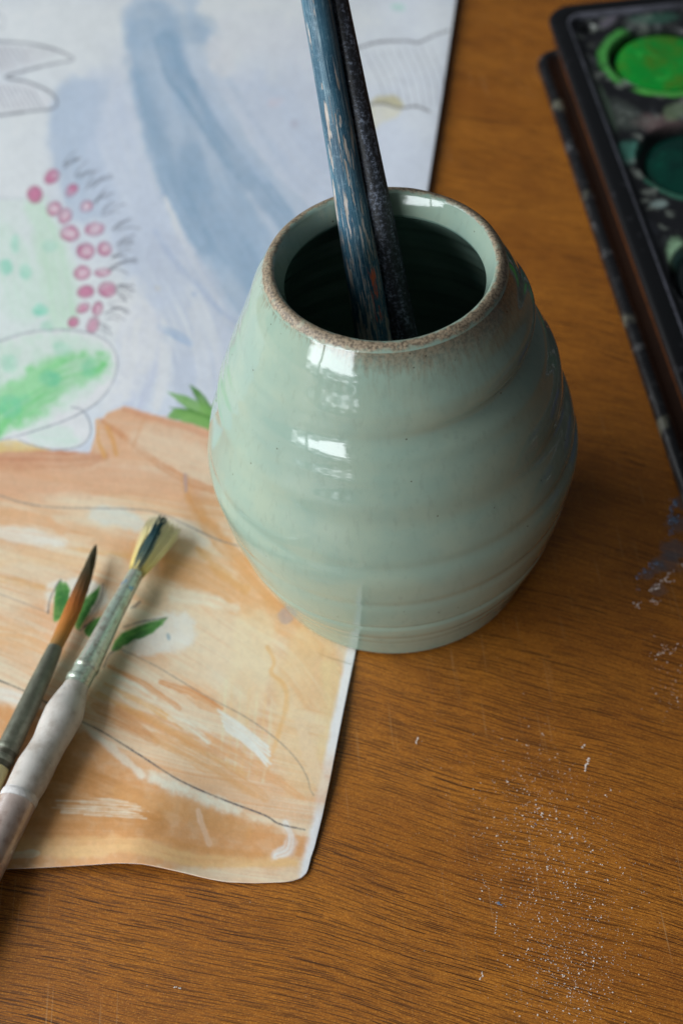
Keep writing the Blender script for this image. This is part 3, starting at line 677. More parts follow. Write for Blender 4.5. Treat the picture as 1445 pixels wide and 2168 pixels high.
    K.poly([(-60, 946), (20, 932), (60, 940), (110, 952), (60, 956), (-60, 958)], pig(216, 190, 130), 0.9, 4, 3, 0.2)
    Gp = (142, 148, 158)
    K.pencil([(-60, 738), (0, 722), (60, 704), (125, 698), (190, 705), (232, 727), (249, 765), (238, 810), (206, 852), (150, 885), (96, 905), (30, 925), (-40, 940)], Gp, 3.0, 0.75)
    K.pencil([(152, 862), (174, 868), (190, 892), (191, 920), (170, 944), (120, 952), (72, 943), (40, 931)], Gp, 3.0, 0.8)
    # --- pencil lines over the ground
    K.pencil([(-40, 1040), (0, 1049), (40, 1062), (100, 1073), (190, 1076), (260, 1077), (330, 1084), (400, 1114), (460, 1142), (520, 1160)], (136, 128, 128), 2.6, 0.8)
    K.pencil([(-40, 1248), (0, 1258), (50, 1276), (104, 1298)], (158, 146, 142), 2.2, 0.6)
    K.pencil([(255, 1374), (330, 1410), (430, 1470), (520, 1518), (584, 1564), (626, 1606), (650, 1646), (656, 1670), (664, 1684)], (136, 124, 120), 2.2, 0.65)
    K.pencil([(-40, 1426), (0, 1441), (50, 1462), (100, 1488), (170, 1526), (215, 1548), (300, 1601), (380, 1652), (470, 1692), (560, 1726), (590, 1744), (645, 1757)], (92, 88, 92), 3.0, 0.95)
    K.stroke([(392, 1004, 3), (393, 1022, 4), (394, 1040, 3)], pig(176, 152, 150), alpha=0.75, soft=2, rough=1)
    K.poly([(586, 1300), (600, 1288), (616, 1300), (622, 1312), (604, 1322), (590, 1312)], pig(176, 152, 142), 0.85, 3, 3, 0.3)
    # pigment settling in the paper's tooth
    m = 1+0.10*(fbm(x/2.6, y/2.6, 901, 2)-.5)+0.12*(fbm(x/8, y/8, 902, 3)-.5)+0.10*(fbm(x/34, y/34, 903, 3)-.5)
    K.c *= m[..., None]; K.c = np.clip(K.c, 0, .86)
    return K

PAPER_R = np.array([(652, 1839, .0020), (657, 1815, .0026), (665, 1790, .0032), (682, 1722, .0036), (700, 1640, .0034), (720, 1540, .0026), (735, 1466, .0016), (752, 1383, .0008), (905, 400, .0030), (935, 205, .0034), (965, 0, .0036)])
PAPER_B = np.array([(652, 1839, .0010), (648, 1849, .0010), (638, 1858, .0010), (620, 1864, .0011), (600, 1867, .0012), (540, 1869, .0012), (480, 1867, .0014), (440, 1860, .0022), (400, 1850, .0034), (350, 1838, .0054), (300, 1828, .0066), (270, 1826.5, .0066), (240, 1827, .0056), (200, 1830, .0044), (100, 1836, .0026), (0, 1840, .0018), (-200, 1850, .0012), (-420, 1858, .0010)])
def build_painting():
    K = paint_picture()
    mat = mat_paper()
    R = np.array([at(*q) for q in PAPER_R]); Bm = np.array([at(*q) for q in PAPER_B])
    # extend the right edge beyond the frame to a full sheet
    dirv = (R[-1]-R[-4])[:2]; dirv /= np.linalg.norm(dirv)
    far = R[-1].copy(); far[:2] += dirv*0.10; R = np.vstack([R, far])
    left = np.array([-dirv[1], dirv[0]])
    def arc(P): return np.r_[0, np.cumsum(np.linalg.norm(np.diff(P[:, :2], axis=0), axis=1))]
    tr, sb = arc(R), arc(Bm)
    T = np.concatenate([np.linspace(0, .09, 260, endpoint=False), np.linspace(.09, .22, 300, endpoint=False), np.linspace(.22, tr[-1], 420)])
    S = np.concatenate([np.linspace(0, .02, 56, endpoint=False), np.linspace(.02, .17, 360, endpoint=False), np.linspace(.17, .285, 190, endpoint=False), np.linspace(.285, .40, 12)])
    Rx = np.stack([np.interp(T, tr, R[:, i]) for i in range(3)], -1)
    sbx = np.clip(S, 0, sb[-1]); Bx = np.stack([np.interp(sbx, sb, Bm[:, i]) for i in range(3)], -1)
    ks = np.linspace(0, sb[-1], 900); kb = np.stack([np.interp(ks, sb, Bm[:, i]) for i in range(3)], -1)
    wz = np.exp(-np.linspace(-2.2, 2.2, 91)**2); wz /= wz.sum()
    kz = np.convolve(np.pad(kb[:, 2], 45, mode='edge'), wz, 'valid'); wn = np.exp(-np.linspace(-2.2, 2.2, 21)**2); wn /= wn.sum()
    ky = [np.convolve(np.pad(kb[:, i], 10, mode='reflect', reflect_type='odd'), wn, 'valid') for i in (0, 1)]
    m_ = np.clip(ks/0.02, 0, 1)
    Bx = np.stack([np.interp(sbx, ks, ky[0]*m_+kb[:, 0]*(1-m_)), np.interp(sbx, ks, ky[1]*m_+kb[:, 1]*(1-m_)), np.interp(sbx, ks, kz)], -1)
    over = (S-sbx)[:, None]
    Bx[:, :2] += left*over
    straight = R[0][None, :2]+left*S[:, None]
    dxy = Bx[:, :2]-straight
    fall = np.exp(-(T/0.05)**1.5)
    V = np.zeros((len(T), len(S), 3))
    V[..., :2] = Rx[:, None, :2]+left*S[None, :, None]+dxy[None]*fall[:, None, None]
    fz = np.exp(-(T/0.040)**2)
    Zr = Rx[:, None, 2]; wr = np.exp(-(S/0.03)**2)[None]
    V[..., 2] = 0.0006+(Bx[None, :, 2]-0.0006)*fz[:, None]*(1-wr*0.0)+(Zr-0.0006)*wr*(1-fz[:, None])
    # sheet cockled by the wet paint
    u, v = V[..., 0], V[..., 1]
    V[..., 2] += 0.0007*sstep(0.0, 0.03, S)[None]*(fbm(u/0.05, v/0.05, 501, 2)-0.35)*sstep(0.02, 0.05, T)[:, None]
    inside = np.hypot(u, v) < 0.058
    V[..., 2] = np.where(inside, np.minimum(V[..., 2], 0.0007), V[..., 2])
    V[..., 2] = np.maximum(V[..., 2], 0.0005)
    px, py, _ = proj(V.reshape(-1, 3))
    gx = np.clip((px-K.X0)/K.S, 0, K.w-1.001); gy = np.clip((py-K.Y0)/K.S, 0, K.h-1.001)
    ix, iy = gx.astype(int), gy.astype(int); fx, fy = (gx-ix)[:, None], (gy-iy)[:, None]
    c = (K.c[iy, ix]*(1-fx)+K.c[iy, ix+1]*fx)*(1-fy)+(K.c[iy+1, ix]*(1-fx)+K.c[iy+1, ix+1]*fx)*fy
    nr, nc = len(T), len(S)
    top = V.reshape(-1, 3)
    # the sheet's own thickness: a strip round the free edges and a coarse underside
    th = 0.00035
    e_idx = [i*nc for i in range(nr-1, -1, -1)] + list(range(1, nc))
    lowv = top[e_idx].copy(); lowv[:, 2] -= th
    ci = list(range(0, nr, 20))+[nr-1]; cj = list(range(0, nc, 12))+[nc-1]
    und = V[np.ix_(ci, cj)].reshape(-1, 3).copy(); und[:, 2] -= th*1.05
    n0, n1 = nr*nc, nr*nc+len(lowv)
    allv = np.vstack([top, lowv, und])
    i, j = np.mgrid[0:nr-1, 0:nc-1]; a = (i*nc+j).ravel()
    q = np.stack([a, a+nc, a+nc+1, a+1], -1)
    e = np.array(e_idx); k = np.arange(len(e)-1)
    q2 = np.stack([e[k], e[k+1], n0+k+1, n0+k], -1)
    m = len(cj); i, j = np.mgrid[0:len(ci)-1, 0:m-1]; a = n1+(i*m+j).ravel()
    q3 = np.stack([a, a+1, a+m+1, a+m], -1)
    Q = np.vstack([q, q2, q3]).astype(np.int32)
    me = bpy.data.meshes.new('painting')
    me.vertices.add(len(allv)); me.vertices.foreach_set('co', allv.astype(np.float32).ravel())
    me.loops.add(Q.size); me.loops.foreach_set('vertex_index', Q.ravel())
    me.polygons.add(len(Q)); me.polygons.foreach_set('loop_start', np.arange(0, Q.size, 4, dtype=np.int32))
    sm = np.ones(len(Q), bool); sm[len(q):] = False
    me.update(calc_edges=True); me.polygons.foreach_set('use_smooth', sm)
    rgba = np.ones((len(allv), 4), np.float32); rgba[:] = (*pig(226, 226, 229), 1)
    rgba[:n0, :3] = c
    ca = me.color_attributes.new('paint', 'FLOAT_COLOR', 'POINT'); ca.data.foreach_set('color', rgba.ravel())
    me.materials.append(mat)
    o = bpy.data.objects.new('painting', me); COL.objects.link(o)
    return tag(o, "child's watercolour of blue water, green cactus and orange ground on a large paper sheet", 'painting')
# ------------------------------------------------------------------ the jar
ZK = np.array([0, .0086, .0215, .0430, .0645, .0860, .1076, .1262, .1434])
RK = np.array([.0516, .0540, .0583, .0632, .0649, .0595, .0522, .0449, .0375])
ZK = np.array([0, .0086, .0215, .0430, .0645, .0860, .1076, .1262, .1434])
def hermite(z, zk, rk):
    m = np.gradient(rk, zk); i = np.clip(np.searchsorted(zk, z)-1, 0, len(zk)-2)
    h = zk[i+1]-zk[i]; t = (z-zk[i])/h
    return (2*t**3-3*t**2+1)*rk[i]+(t**3-2*t**2+t)*h*m[i]+(-2*t**3+3*t**2)*rk[i+1]+(t**3-t**2)*h*m[i+1]
def jar_radius(z, th):
    """thrown wall with the potter's finger ridges, stronger on the right"""
    r = hermite(z, ZK, RK)
    g = lambda c, wd: np.exp(-((z-c)/wd)**2)
    side = lambda a0, wd: np.exp(-(((th-a0+PI) % (2*PI)-PI)/wd)**2)
    rt = side(math.radians(-12), 1.35)                       # right flank
    lf = side(math.radians(-160), 0.9)
    drift = 0.0009*np.sin(th+0.6)
    zz = z-drift
    gg = lambda c, wd: np.exp(-((zz-c)/wd)**2)
    r = r - 0.00080*gg(.0300, .0013)*(0.45+0.55*np.clip(rt*1.6, 0, 1)) + 0.0002*gg(.0245, .004)
    r = r - 0.00022*gg(.0195, .0018) - 0.00012*gg(.0135, .0014)
    r = r - 0.00070*gg(.0478, .0026)*(0.3+0.7*rt)
    r = r - (0.00022+0.00085*rt+0.00030*lf)*gg(.0685, .0028) + 0.0003*gg(.0610, .005)
    r = r - (0.00008+0.0010*rt)*gg(.0850, .0042) + 0.0012*rt*gg(.0985, .0055)
    r = r - (0.00008+0.0042*rt)*gg(.1140, .0036)
    r = r + 0.0017*rt*gg(.1250, .0042) + 0.0007*gg(.1345, .0055)
    # shallow throwing rings that break up the window's reflection on the left
    fl = 1-0.8*rt
    r = r + fl*(0.00020*gg(.1085, .0022)+0.00020*gg(.1020, .0019)+0.00050*gg(.0930, .0034)-0.00020*gg(.1190, .0020))
    r = r + 0.0005*np.sin(2*th+1.0)*np.clip(z/.08, 0, 1)*np.clip((.142-z)/.03, 0, 1) + 0.0002*np.sin(3*th+.4+z*20)
    r = r + 0.00010*(fbm((th+PI)*5, z/.010, 900, 2)-0.5)
    return r
def build_jar():
    n = 320
    th = np.linspace(0, 2*PI, n, endpoint=False)
    rows, part = [], []
    def row(p, z, r, zv=None):
        rr = np.broadcast_to(r, (n,)); z_ = np.broadcast_to(z if zv is None else zv, (n,))
        rows.append(np.stack([rr*np.cos(th), rr*np.sin(th), z_], -1)); part.append(p)
    b0 = jar_radius(np.full(n, 0.0012), th)
    row(0, .0010, 0.0005); row(0, .0010, b0*0.5); row(0, .0009, b0-.0030); row(0, 0.0, b0-.0022); row(0, .0002, b0-.0008)
    for z in np.linspace(.0012, .1412, 236): row(0, z, jar_radius(np.full(n, z), th))
    wob = 0.00035*np.sin(2*th+.8)+0.00015*np.sin(5*th)+0.0002*(fbm((th+PI)*5, th*0, 33, 2)-.5)     # uneven lip
    top = jar_radius(np.full(n, .1412), th)
    for k, (dr, z) in enumerate(((.0, .1412), (-.0006, .1421), (-.0013, .14275), (-.0021, .1432), (-.0029, .1434), (-.0036, .1432), (-.0041, .1427))):
        f_ = min(1, k/2); base = top*(1-k/6)+.0385*(k/6)
        row(1, z, base+dr+0*wob, z+wob*f_)
    for r, z in ((.0344, .1427), (.0340, .1420), (.0335, .1408), (.0329, .1394), (.0324, .1380), (.0320, .1367), (.0318, .1358)): row(2, z, r, z+wob*max(0, (z-.1358)/.007))
    for r, z in ((.0318, .1358), (.0319, .1350), (.0324, .1342)): row(3, z, r)
    for z in np.linspace(.1325, .0100, 90):
        rin = hermite(np.array([z]), ZK, RK)[0]-.0058-max(0, (.020-z))*0.7
        rin = min(rin, .0324+(.1342-z)*1.5)
        row(3, z, rin+0.0003*math.sin(z*430)+0.00015*math.sin(z*1100+1))
    for r in (.034, .02, .001): row(3, .0085, r)
    V = np.array(rows); part = np.array(part)
    # one set of smooth normals for the whole skin, so the seams between parts do not show
    keep = np.ones(len(V), bool)
    dz = np.gradient(V, axis=0); dt = np.roll(V, -1, 1)-np.roll(V, 1, 1)
    for i in range(1, len(V)-1):                    # rows doubled at part seams: skip the twin
        a = i-1 if np.abs(V[i-1]-V[i]).max() > 1e-6 else i-2
        b = i+1 if np.abs(V[i+1]-V[i]).max() > 1e-6 else i+2
        dz[i] = V[min(b, len(V)-1)]-V[max(a, 0)]
    Nn = np.cross(dt, dz); Nn /= np.linalg.norm(Nn, axis=2)[..., None]+1e-12
    root = empty('ceramic_jar', (0, 0, 0.0009))
    tag(root, 'pale green glazed ceramic jar with brown rim, standing across the edge of the painting', 'jar')
    names = ('body', 'rim', 'throat', 'inner_wall')
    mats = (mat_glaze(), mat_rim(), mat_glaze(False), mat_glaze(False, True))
    for p in range(4):
        idx = np.where(part == p)[0]
        if p in (1, 2, 3):
            pass
        vv = V[idx].reshape(-1, 3); nn = Nn[idx].reshape(-1, 3)
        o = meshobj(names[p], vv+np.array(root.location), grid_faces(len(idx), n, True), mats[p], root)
        o.data.normals_split_custom_set_from_vertices([tuple(q) for q in nn])
    return root
# ------------------------------------------------------------------ brushes standing in the jar
def rod(name, line, widths, zrim, rad_back, ybot, zbot, extra, mat, label, group):
    """line: (x, y) of the rod's middle along its length; widths: y -> half-width, both as seen in the photograph"""
    L = np.array(line, float)
    fx = lambda y: L[0, 0]+(y-L[0, 1])*(L[1, 0]-L[0, 0])/(L[1, 1]-L[0, 1])
    best = None
    for y in np.linspace(300, 620, 1200):
        p = at(fx(y), y, zrim); e = abs(math.hypot(p[0], p[1])-rad_back)
        if p[1] > 0 and (best is None or e < best[0]): best = (e, p)
    P1 = best[1]; P0 = at(fx(ybot), ybot, zbot)
    d = (P1-P0)/np.linalg.norm(P1-P0)
    Lr = np.linalg.norm(P1-P0)
    ss = np.linspace(0, Lr+extra, 90)
    W = np.array(widths, float); pts, rad = [], []
    for s in ss:
        p = P0+d*s; x_, y_, dep = proj(p)
        h = np.interp(y_, W[:, 0], W[:, 1])
        pts.append(p); rad.append(h*dep/FPX)
    rad = np.array(rad)
    k = np.clip((ss[-1]-ss)/0.010, 0, 1); rad = rad*np.sqrt(np.clip(1-(1-k)**2, 0.0004, 1))
    k = np.clip(ss/0.004, 0, 1); rad = rad*(0.75+0.25*k)
    V, F = tube(np.array(pts), rad, 40)
    base = Vector(P0)
    holder = empty('tmp_holder', base)
    o = meshobj(name, V, F, mat(Vector((0, 0, 0)), Vector(d)), holder)
    o.parent = None; o.location = base; bpy.data.objects.remove(holder)
    _t = Vector(d); _s = _t.cross(Vector((0, 1, 0))).normalized(); _q = _s.cross(_t)
    print('dirs', _s[:], _q[:])
    print(name, 'base', P0.round(4), 'rim', P1.round(4), 'len', ss[-1], 'r', rad.min(), rad.max())
    return tag(o, label, 'paintbrush', group)

def mat_blue_handle(A, B):
    N = NT('flaking_blue_paint'); P, al, ang = axis_coords(N, A, B)
    def cs(a, b, off=0.0):
        q = N.n('CombineXYZ'); N.put(q.inputs[0], N.math('MULTIPLY_ADD', ang, a, off)); N.put(q.inputs[1], N.math('MULTIPLY', al, b)); return q.outputs[0]
    base = N.mix(N.ramp(N.noise(cs(1.2, 45), 1.0, 4, 0.6), 0.35, 0.68), lin(34, 76, 98), lin(60, 104, 124))
    base = N.mix(N.math('MULTIPLY', N.ramp(N.noise(cs(6.0, 40, 3), 1.0, 4, 0.65), 0.5, 0.72), 0.5), base, lin(26, 60, 80))
    chalk = N.noise(P, 700, 4, 0.75)
    base = N.mix(N.math('MULTIPLY', N.ramp(chalk, 0.50, 0.78), 0.55), base, lin(122, 156, 172))
    # hairline scratches along the rod
    sc1 = N.noise(cs(10.0, 22, 9), 1.0, 2, 0.5, 0.4)
    line = N.ramp(N.math('ABSOLUTE', N.math('SUBTRACT', sc1, 0.5)), 0.020, 0.004)
    base = N.mix(N.math('MULTIPLY', line, 0.75), base, lin(156, 182, 190))
    # flakes: bare grey wood, long in the grain, more of them low down
    fl = N.noise(cs(2.3, 40, 1.7), 1.0, 4, 0.58)
    fl2 = N.noise(cs(7.5, 60, 5.0), 1.0, 3, 0.6)
    low = N.ramp(al, 0.235, 0.135)
    thr = N.math('SUBTRACT', 0.676, N.math('MULTIPLY', low, 0.125))
    thr = N.math('SUBTRACT', thr, N.math('MULTIPLY', N.ramp(al, 0.150, 0.085), 0.035))
    f1 = N.ramp(N.math('SUBTRACT', fl, thr), 0.0, 0.012)
    f2 = N.ramp(N.math('SUBTRACT', fl2, N.math('SUBTRACT', 0.725, N.math('MULTIPLY', low, 0.120))), 0.0, 0.012)
    fk = N.math('MAXIMUM', f1, f2)
    wood = N.mix(N.ramp(N.noise(cs(9, 160), 1.0, 3, 0.6), 0.35, 0.65), lin(192, 185, 178), lin(148, 136, 124))
    # one flake shows an older coat of orange
    oz = N.math('MULTIPLY', N.ramp(N.math('ABSOLUTE', N.math('SUBTRACT', al, 0.109)), 0.0105, 0.008), N.ramp(N.math('COSINE', N.math('SUBTRACT', ang, BLUE_OR)), 0.965, 0.985))
    onz = N.math('MULTIPLY', oz, N.ramp(N.noise(cs(7, 90, 7), 1.0, 3, 0.65), 0.50, 0.56))
    col = N.mix(fk, base, wood)
    col = N.mix(onz, col, lin(226, 104, 62))
    N.bump(N.math('SUBTRACT', N.math('MULTIPLY', chalk, 0.25), fk), 0.5, 0.0003)
    return N.out(col, N.math('ADD', N.math('MULTIPLY', fk, 0.3), 0.40), 0.45)
BLUE_OR = -2.12
def mat_black_handle(A, B):
    N = NT('worn_black_lacquer'); P, al, ang = axis_coords(N, A, B)
    q = N.n('CombineXYZ'); N.put(q.inputs[0], N.math('MULTIPLY', ang, 2.2)); N.put(q.inputs[1], N.math('MULTIPLY', al, 80))
    sm = N.noise(q.outputs[0], 1.0, 4, 0.6); gr = N.noise(P, 900, 4, 0.75)
    col = N.mix(N.ramp(sm, 0.45, 0.75), lin(30, 31, 35), lin(52, 56, 66))
    col = N.mix(N.math('MULTIPLY', N.ramp(gr, 0.47, 0.62), N.math('ADD', N.math('MULTIPLY', N.ramp(sm, 0.40, 0.64), 0.75), 0.20)), col, lin(128, 136, 152))
    vo = N.n('TexVoronoi'); N.put(vo.inputs['Vector'], P); vo.inputs['Scale'].default_value = 240
    col = N.mix(N.math('MULTIPLY', N.math('LESS_THAN', vo.outputs['Distance'], 0.09), N.math('GREATER_THAN', N.noise(P, 130, 1), 0.55)), col, lin(170, 176, 184))
    N.bump(gr, 0.4, 0.0003)
    return N.out(col, N.math('ADD', N.math('MULTIPLY', gr, 0.3), 0.32), 0.5)

# ------------------------------------------------------------------ brushes lying on the painting
def along(stations):
    """(x, y, z, half-width) -> 3-D points and radii"""
    S = smooth4(stations); pts, rad = [], []
    for x, y, z, h in S:
        p = at(x, y, z); pts.append(p); rad.append(h*((p-CAM) @ _f)/FPX)
    return np.array(pts), np.array(rad)
def smooth4(S, n=6):
    S = np.array(S, float); Q = np.vstack([2*S[0]-S[1], S, 2*S[-1]-S[-2]]); out = []
    for k in range(1, len(Q)-2):
        for t in np.linspace(0, 1, n, endpoint=False):
            a, b, c, d = Q[k-1], Q[k], Q[k+1], Q[k+2]
            v = 0.5*((2*b)+(-a+c)*t+(2*a-5*b+4*c-d)*t*t+(-a+3*b-3*c+d)*t**3)
            v[3] = np.interp(t, (0, 1), (b[3], c[3])) if abs(b[3]-c[3]) < 3 else v[3]
            out.append(v)
    out.append(S[-1]); return np.array(out)
def strands(roots, tips, r0, r1, bend, seg=5):
    V, F = [], []
    for a, b, bd in zip(roots, tips, bend):
        b0 = len(V); t_ = (b-a)/np.linalg.norm(b-a); s = np.cross(t_, [0, 0, 1.0]); s /= np.linalg.norm(s); q = np.cross(s, t_)
        for k in range(seg):
            u = k/(seg-1); p = a+(b-a)*u+bd*u*(1-u)*4*0.5; r = r0*(1-u)+r1*u
            for j in range(3):
                an = 2*PI*j/3; V.append(p+r*(math.cos(an)*s+math.sin(an)*q))
        for k in range(seg-1):
            for j in range(3):
                m = (j+1) % 3; F.append((b0+k*3+j, b0+k*3+m, b0+k*3+3+m, b0+k*3+3+j))
        F.append((b0+seg*3-3, b0+seg*3-2, b0+seg*3-1))
    return V, F
def mat_grad(name, A, B, stops, rough=0.55, spec=0.4, fine=2600, streak=0.4):
    """hair dyed along its length"""
    N = NT(name); P, al, ang = axis_coords(N, A, B)
    q = N.n('CombineXYZ'); N.put(q.inputs[0], N.math('MULTIPLY', ang, 14.0)); N.put(q.inputs[1], N.math('MULTIPLY', al, 90))
    h = N.noise(q.outputs[0], 1.0, 3, 0.6)
    cr = N.n('ValToRGB'); e = cr.color_ramp.elements
    while len(e) < len(stops): e.new(0.5)
    for el, (p, c) in zip(e, stops): el.position = p; el.color = (*c, 1)
    L = (Vector(B)-Vector(A)).length
    N.put(cr.inputs[0], N.math('ADD', N.math('DIVIDE', al, L), N.math('MULTIPLY', N.math('SUBTRACT', h, 0.5), 0.16)))
    col = N.mix(N.math('MULTIPLY', N.ramp(h, 0.45, 0.7), streak), cr.outputs[0], N.mix(1.0, cr.outputs[0], (0.42, 0.40, 0.36), 'MULTIPLY'))
    N.bump(h, 0.6, 0.0003)
    return N.out(col, rough, spec)

def build_round_brush():
    za, zb = .0052, .0050
    tip = at(204, 1154, .0062)
    root = empty('paintbrush', Vector(at(10, 1602, 0.0008)))
    tag(root, 'paintbrush with pointed dark tipped orange bristles and grey ferrule, lying on the painting', 'paintbrush', 'brushes lying on the painting')
    b = np.array(root.location)
    P, R = along([(203, 1154, .0066, 2.2), (199, 1172, .0064, 6.5), (190, 1200, .0062, 10.5), (171, 1250, .0058, 15.5), (151, 1298, .0055, 17.2), (134, 1336, .0053, 16.6), (116, 1374, .0052, 14.6), (112, 1384, .0052, 14.0)])
    V, F = tube(P, R, 36, squash=np.linspace(0.75, 1, len(P)))
    m = mat_grad('sable_hair', at(116, 1374, .0052)-b, at(203, 1154, .0066)-b, [(0, lin(150, 116, 62)), (0.16, lin(186, 118, 44)), (0.40, lin(176, 100, 34)), (0.56, lin(112, 74, 34)), (0.72, lin(74, 64, 38)), (1, lin(58, 58, 40))])
    o = meshobj('bristles', V, F, m, root)
    # loose hairs over the point
    n = 170; idx = rng.integers(8, 28, n); ro, ti, be = [], [], []
    for i in idx:
        a = rng.uniform(0, 2*PI); j = max(1, i-rng.integers(7, 16))
        k = int(a/(2*PI)*36) % 36
        ro.append(np.array(V[i*36+k])*1.0+0); ti.append(np.array(V[j*36+k])); be.append(rng.normal(0, .00025, 3)+np.array([0, 0, .0002]))
    SV, SF = strands(ro, ti, .00016, .00007, be)
    meshobj('loose_hairs', SV, SF, m, o).location = (0, 0, 0)
    bpy.data.objects['loose_hairs'].data.transform(Matrix.Translation(Vector(-b)))
    P, R = along([(117, 1371, .0052, 15.6), (113, 1381, .0052, 16.8), (100, 1410, .0052, 18.6), (80, 1453, .0052, 20.6), (59, 1499, .0053, 22.4), (30, 1559, .0053, 23.6), (17, 1586, .0053, 24.0)])
    fm = mat_plain('tarnished_ferrule', lin(122, 124, 108), 0.42, 0.6, 0.35, 0.55, 520, lin(84, 84, 70), 0.3)
    fer = meshobj('ferrule', *tube(P, R, 36), fm, root)
    for (x, y) in ((16, 1588), (5, 1611)):
        q = [(x+4, y-8, .0053, 24.2), (x+2, y-4, .0053, 25.6), (x, y, .0053, 25.6), (x-2, y+4, .0053, 24.2)]
        P, R = along(q); rg = meshobj('crimp_ring', *tube(P, R, 36), fm, fer)
        rg.data.transform(Matrix.Translation(Vector(-b)))
    P, R = along([(14, 1592, .0053, 24.0), (4, 1613, .0053, 24.2), (-2, 1626, .0053, 23.8)]); c = meshobj('collar', *tube(P, R, 36), mat_plain('dark_ferrule_end', lin(86, 84, 70), 0.4, 0.6, 0.35, 0.5, 500), root)
    P, R = along([(-1, 1623, .0053, 22.2), (-20, 1664, .0055, 24), (-60, 1750, .0058, 27), (-110, 1858, .0062, 26), (-170, 1985, .0066, 20), (-230, 2112, .0066, 12), (-244, 2142, .0066, 5)])
    meshobj('handle', *tube(P, R, 32), mat_plain('cream_lacquer', lin(214, 200, 146), 0.35, 0.5, var=0.25, scale=300), root)

def build_fan_brush():
    root = empty('paintbrush', Vector(at(103, 1577, 0.0008)))
    tag(root, 'paintbrush with splayed yellow bristles and a swollen white handle, lying on the painting', 'paintbrush', 'brushes lying on the painting')
    b = np.array(root.location)
    Z = .0076
    A = at(286, 1218, Z); T = at(346, 1112, .0070)
    ax = (T-A); Ln = np.linalg.norm(ax); ax /= Ln
    s = np.cross(ax, [0, 0, 1.0]); s /= np.linalg.norm(s); q = np.cross(s, ax)
    def bundle(n, rmin, rmax, flare, l0, l1, r0, off=0.0):
        ro, ti, be = [], [], []
        for _ in range(n):
            a = rng.uniform(0, 2*PI); rr = math.sqrt(rng.uniform(rmin**2, rmax**2))
            u = np.array([math.cos(a), math.sin(a)])*rr
            f_ = flare*rng.uniform(0.7, 1.25)
            p = A+s*u[0]*.0025+q*u[1]*.0025-ax*.001
            t = A+ax*Ln*rng.uniform(l0, l1)+s*(u[0]*.0025*f_+off*.001)+q*u[1]*.0025*(f_*0.75)+rng.normal(0, .00022, 3)
            t[2] = max(t[2], .0012)
            ro.append(p); ti.append(t); be.append((s*u[0]+q*u[1])*0.0010+rng.normal(0, .0002, 3))
        return strands(ro, ti, r0, r0*0.45, be)
    m1 = mat_grad('hog_hair', A-b, T-b, [(0, lin(150, 130, 70)), (0.12, lin(244, 222, 140)), (0.5, lin(255, 242, 186)), (1, lin(255, 246, 205))], streak=0.08)
    o = meshobj('bristles', *bundle(820, 0.15, 1.0, 2.6, 0.86, 1.04, .00025), m1, root)
    m2 = mat_grad('paint_clotted_hair', A-b, T-b, [(0, lin(124, 118, 84)), (0.3, lin(80, 100, 90)), (0.6, lin(48, 84, 90)), (1, lin(44, 78, 86))], streak=0.4)
    # the clotted lock lies uppermost along the middle
    ro, ti, be = [], [], []
    for _ in range(120):
        u = rng.normal(0, 0.26); v = rng.uniform(0.55, 1.0)
        ro.append(A+s*u*.0022+q*(.0024*v)); e = rng.uniform(0.75, 1.04)
        ti.append(A+ax*Ln*e+s*(u*.0030+.0006)+q*(.0058*v+rng.normal(0, .0003))); be.append(s*u*.003+q*.0012+rng.normal(0, .0002, 3))
    c = meshobj('clotted_lock', *strands(ro, ti, .00028, .00016, be), m2, o); c.data.transform(Matrix.Translation(Vector(-b)))
    fm = NT('smeared_ferrule_painted_glint'); N = fm; P_, al, ang = axis_coords(N, at(288, 1213, Z)-b, at(184, 1413, Z)-b)
    qq = N.n('CombineXYZ'); N.put(qq.inputs[0], N.math('MULTIPLY', ang, 1.7)); N.put(qq.inputs[1], N.math('MULTIPLY', al, 38))
    n1 = N.noise(qq.outputs[0], 1.0, 4, 0.6); n2 = N.noise(P_, 520, 4, 0.7)
    col = N.mix(N.ramp(n1, 0.35, 0.62), lin(208, 205, 192), lin(184, 204, 186))  # mint tone stands for a reflection on the metal, painted into its colour
    col = N.mix(N.math('MULTIPLY', N.ramp(N.noise(P_, 240, 4, 0.7), 0.52, 0.62), 0.5), col, lin(150, 136, 118))
    col = N.mix(N.math('MULTIPLY', N.ramp(n2, 0.54, 0.66), 0.5), col, lin(134, 120, 100))
    col = N.mix(N.math('MULTIPLY', N.ramp(N.noise(P_, 150, 3, 0.6), 0.60, 0.66), N.ramp(al, 0.016, 0.004)), col, lin(96, 156, 200))
    N.bump(n2, 0.35, 0.0004); mf = N.out(col, 0.30, 0.5, Metallic=0.55)
    P, R = along([(289, 1211, Z, 15.0), (286, 1218, Z, 16.4), (262, 1262, Z, 18.6), (235, 1313, Z, 21.0), (208, 1366, Z, 23.6), (184, 1413, Z, 26.0)])
    fer = meshobj('ferrule', *tube(P, R, 36), mf, root)
    for x, y, h in ((184, 1413, 27.6), (167, 1440, 27.4)):
        P, R = along([(x+3.5, y-7, Z, h-2), (x+1.6, y-3, Z, h), (x-1.6, y+3, Z, h), (x-3.5, y+7, Z, h-2)])
        rg = meshobj('crimp_ring', *tube(P, R, 36), mf, fer); rg.data.transform(Matrix.Translation(Vector(-b)))
    P, R = along([(185, 1411, Z, 25.5), (171, 1436, Z, 25.6), (158, 1460, Z, 26.0)]); meshobj('ferrule_end', *tube(P, R, 36), mf, root)
    mw = NT('grubby_white_plastic'); N = mw; P_ = N.coord(); n1 = N.noise(P_, 160, 4, 0.65); n2 = N.noise(P_, 700, 3, 0.7)
    col = N.mix(N.ramp(n1, 0.40, 0.70), lin(204, 198, 190), lin(178, 168, 157))
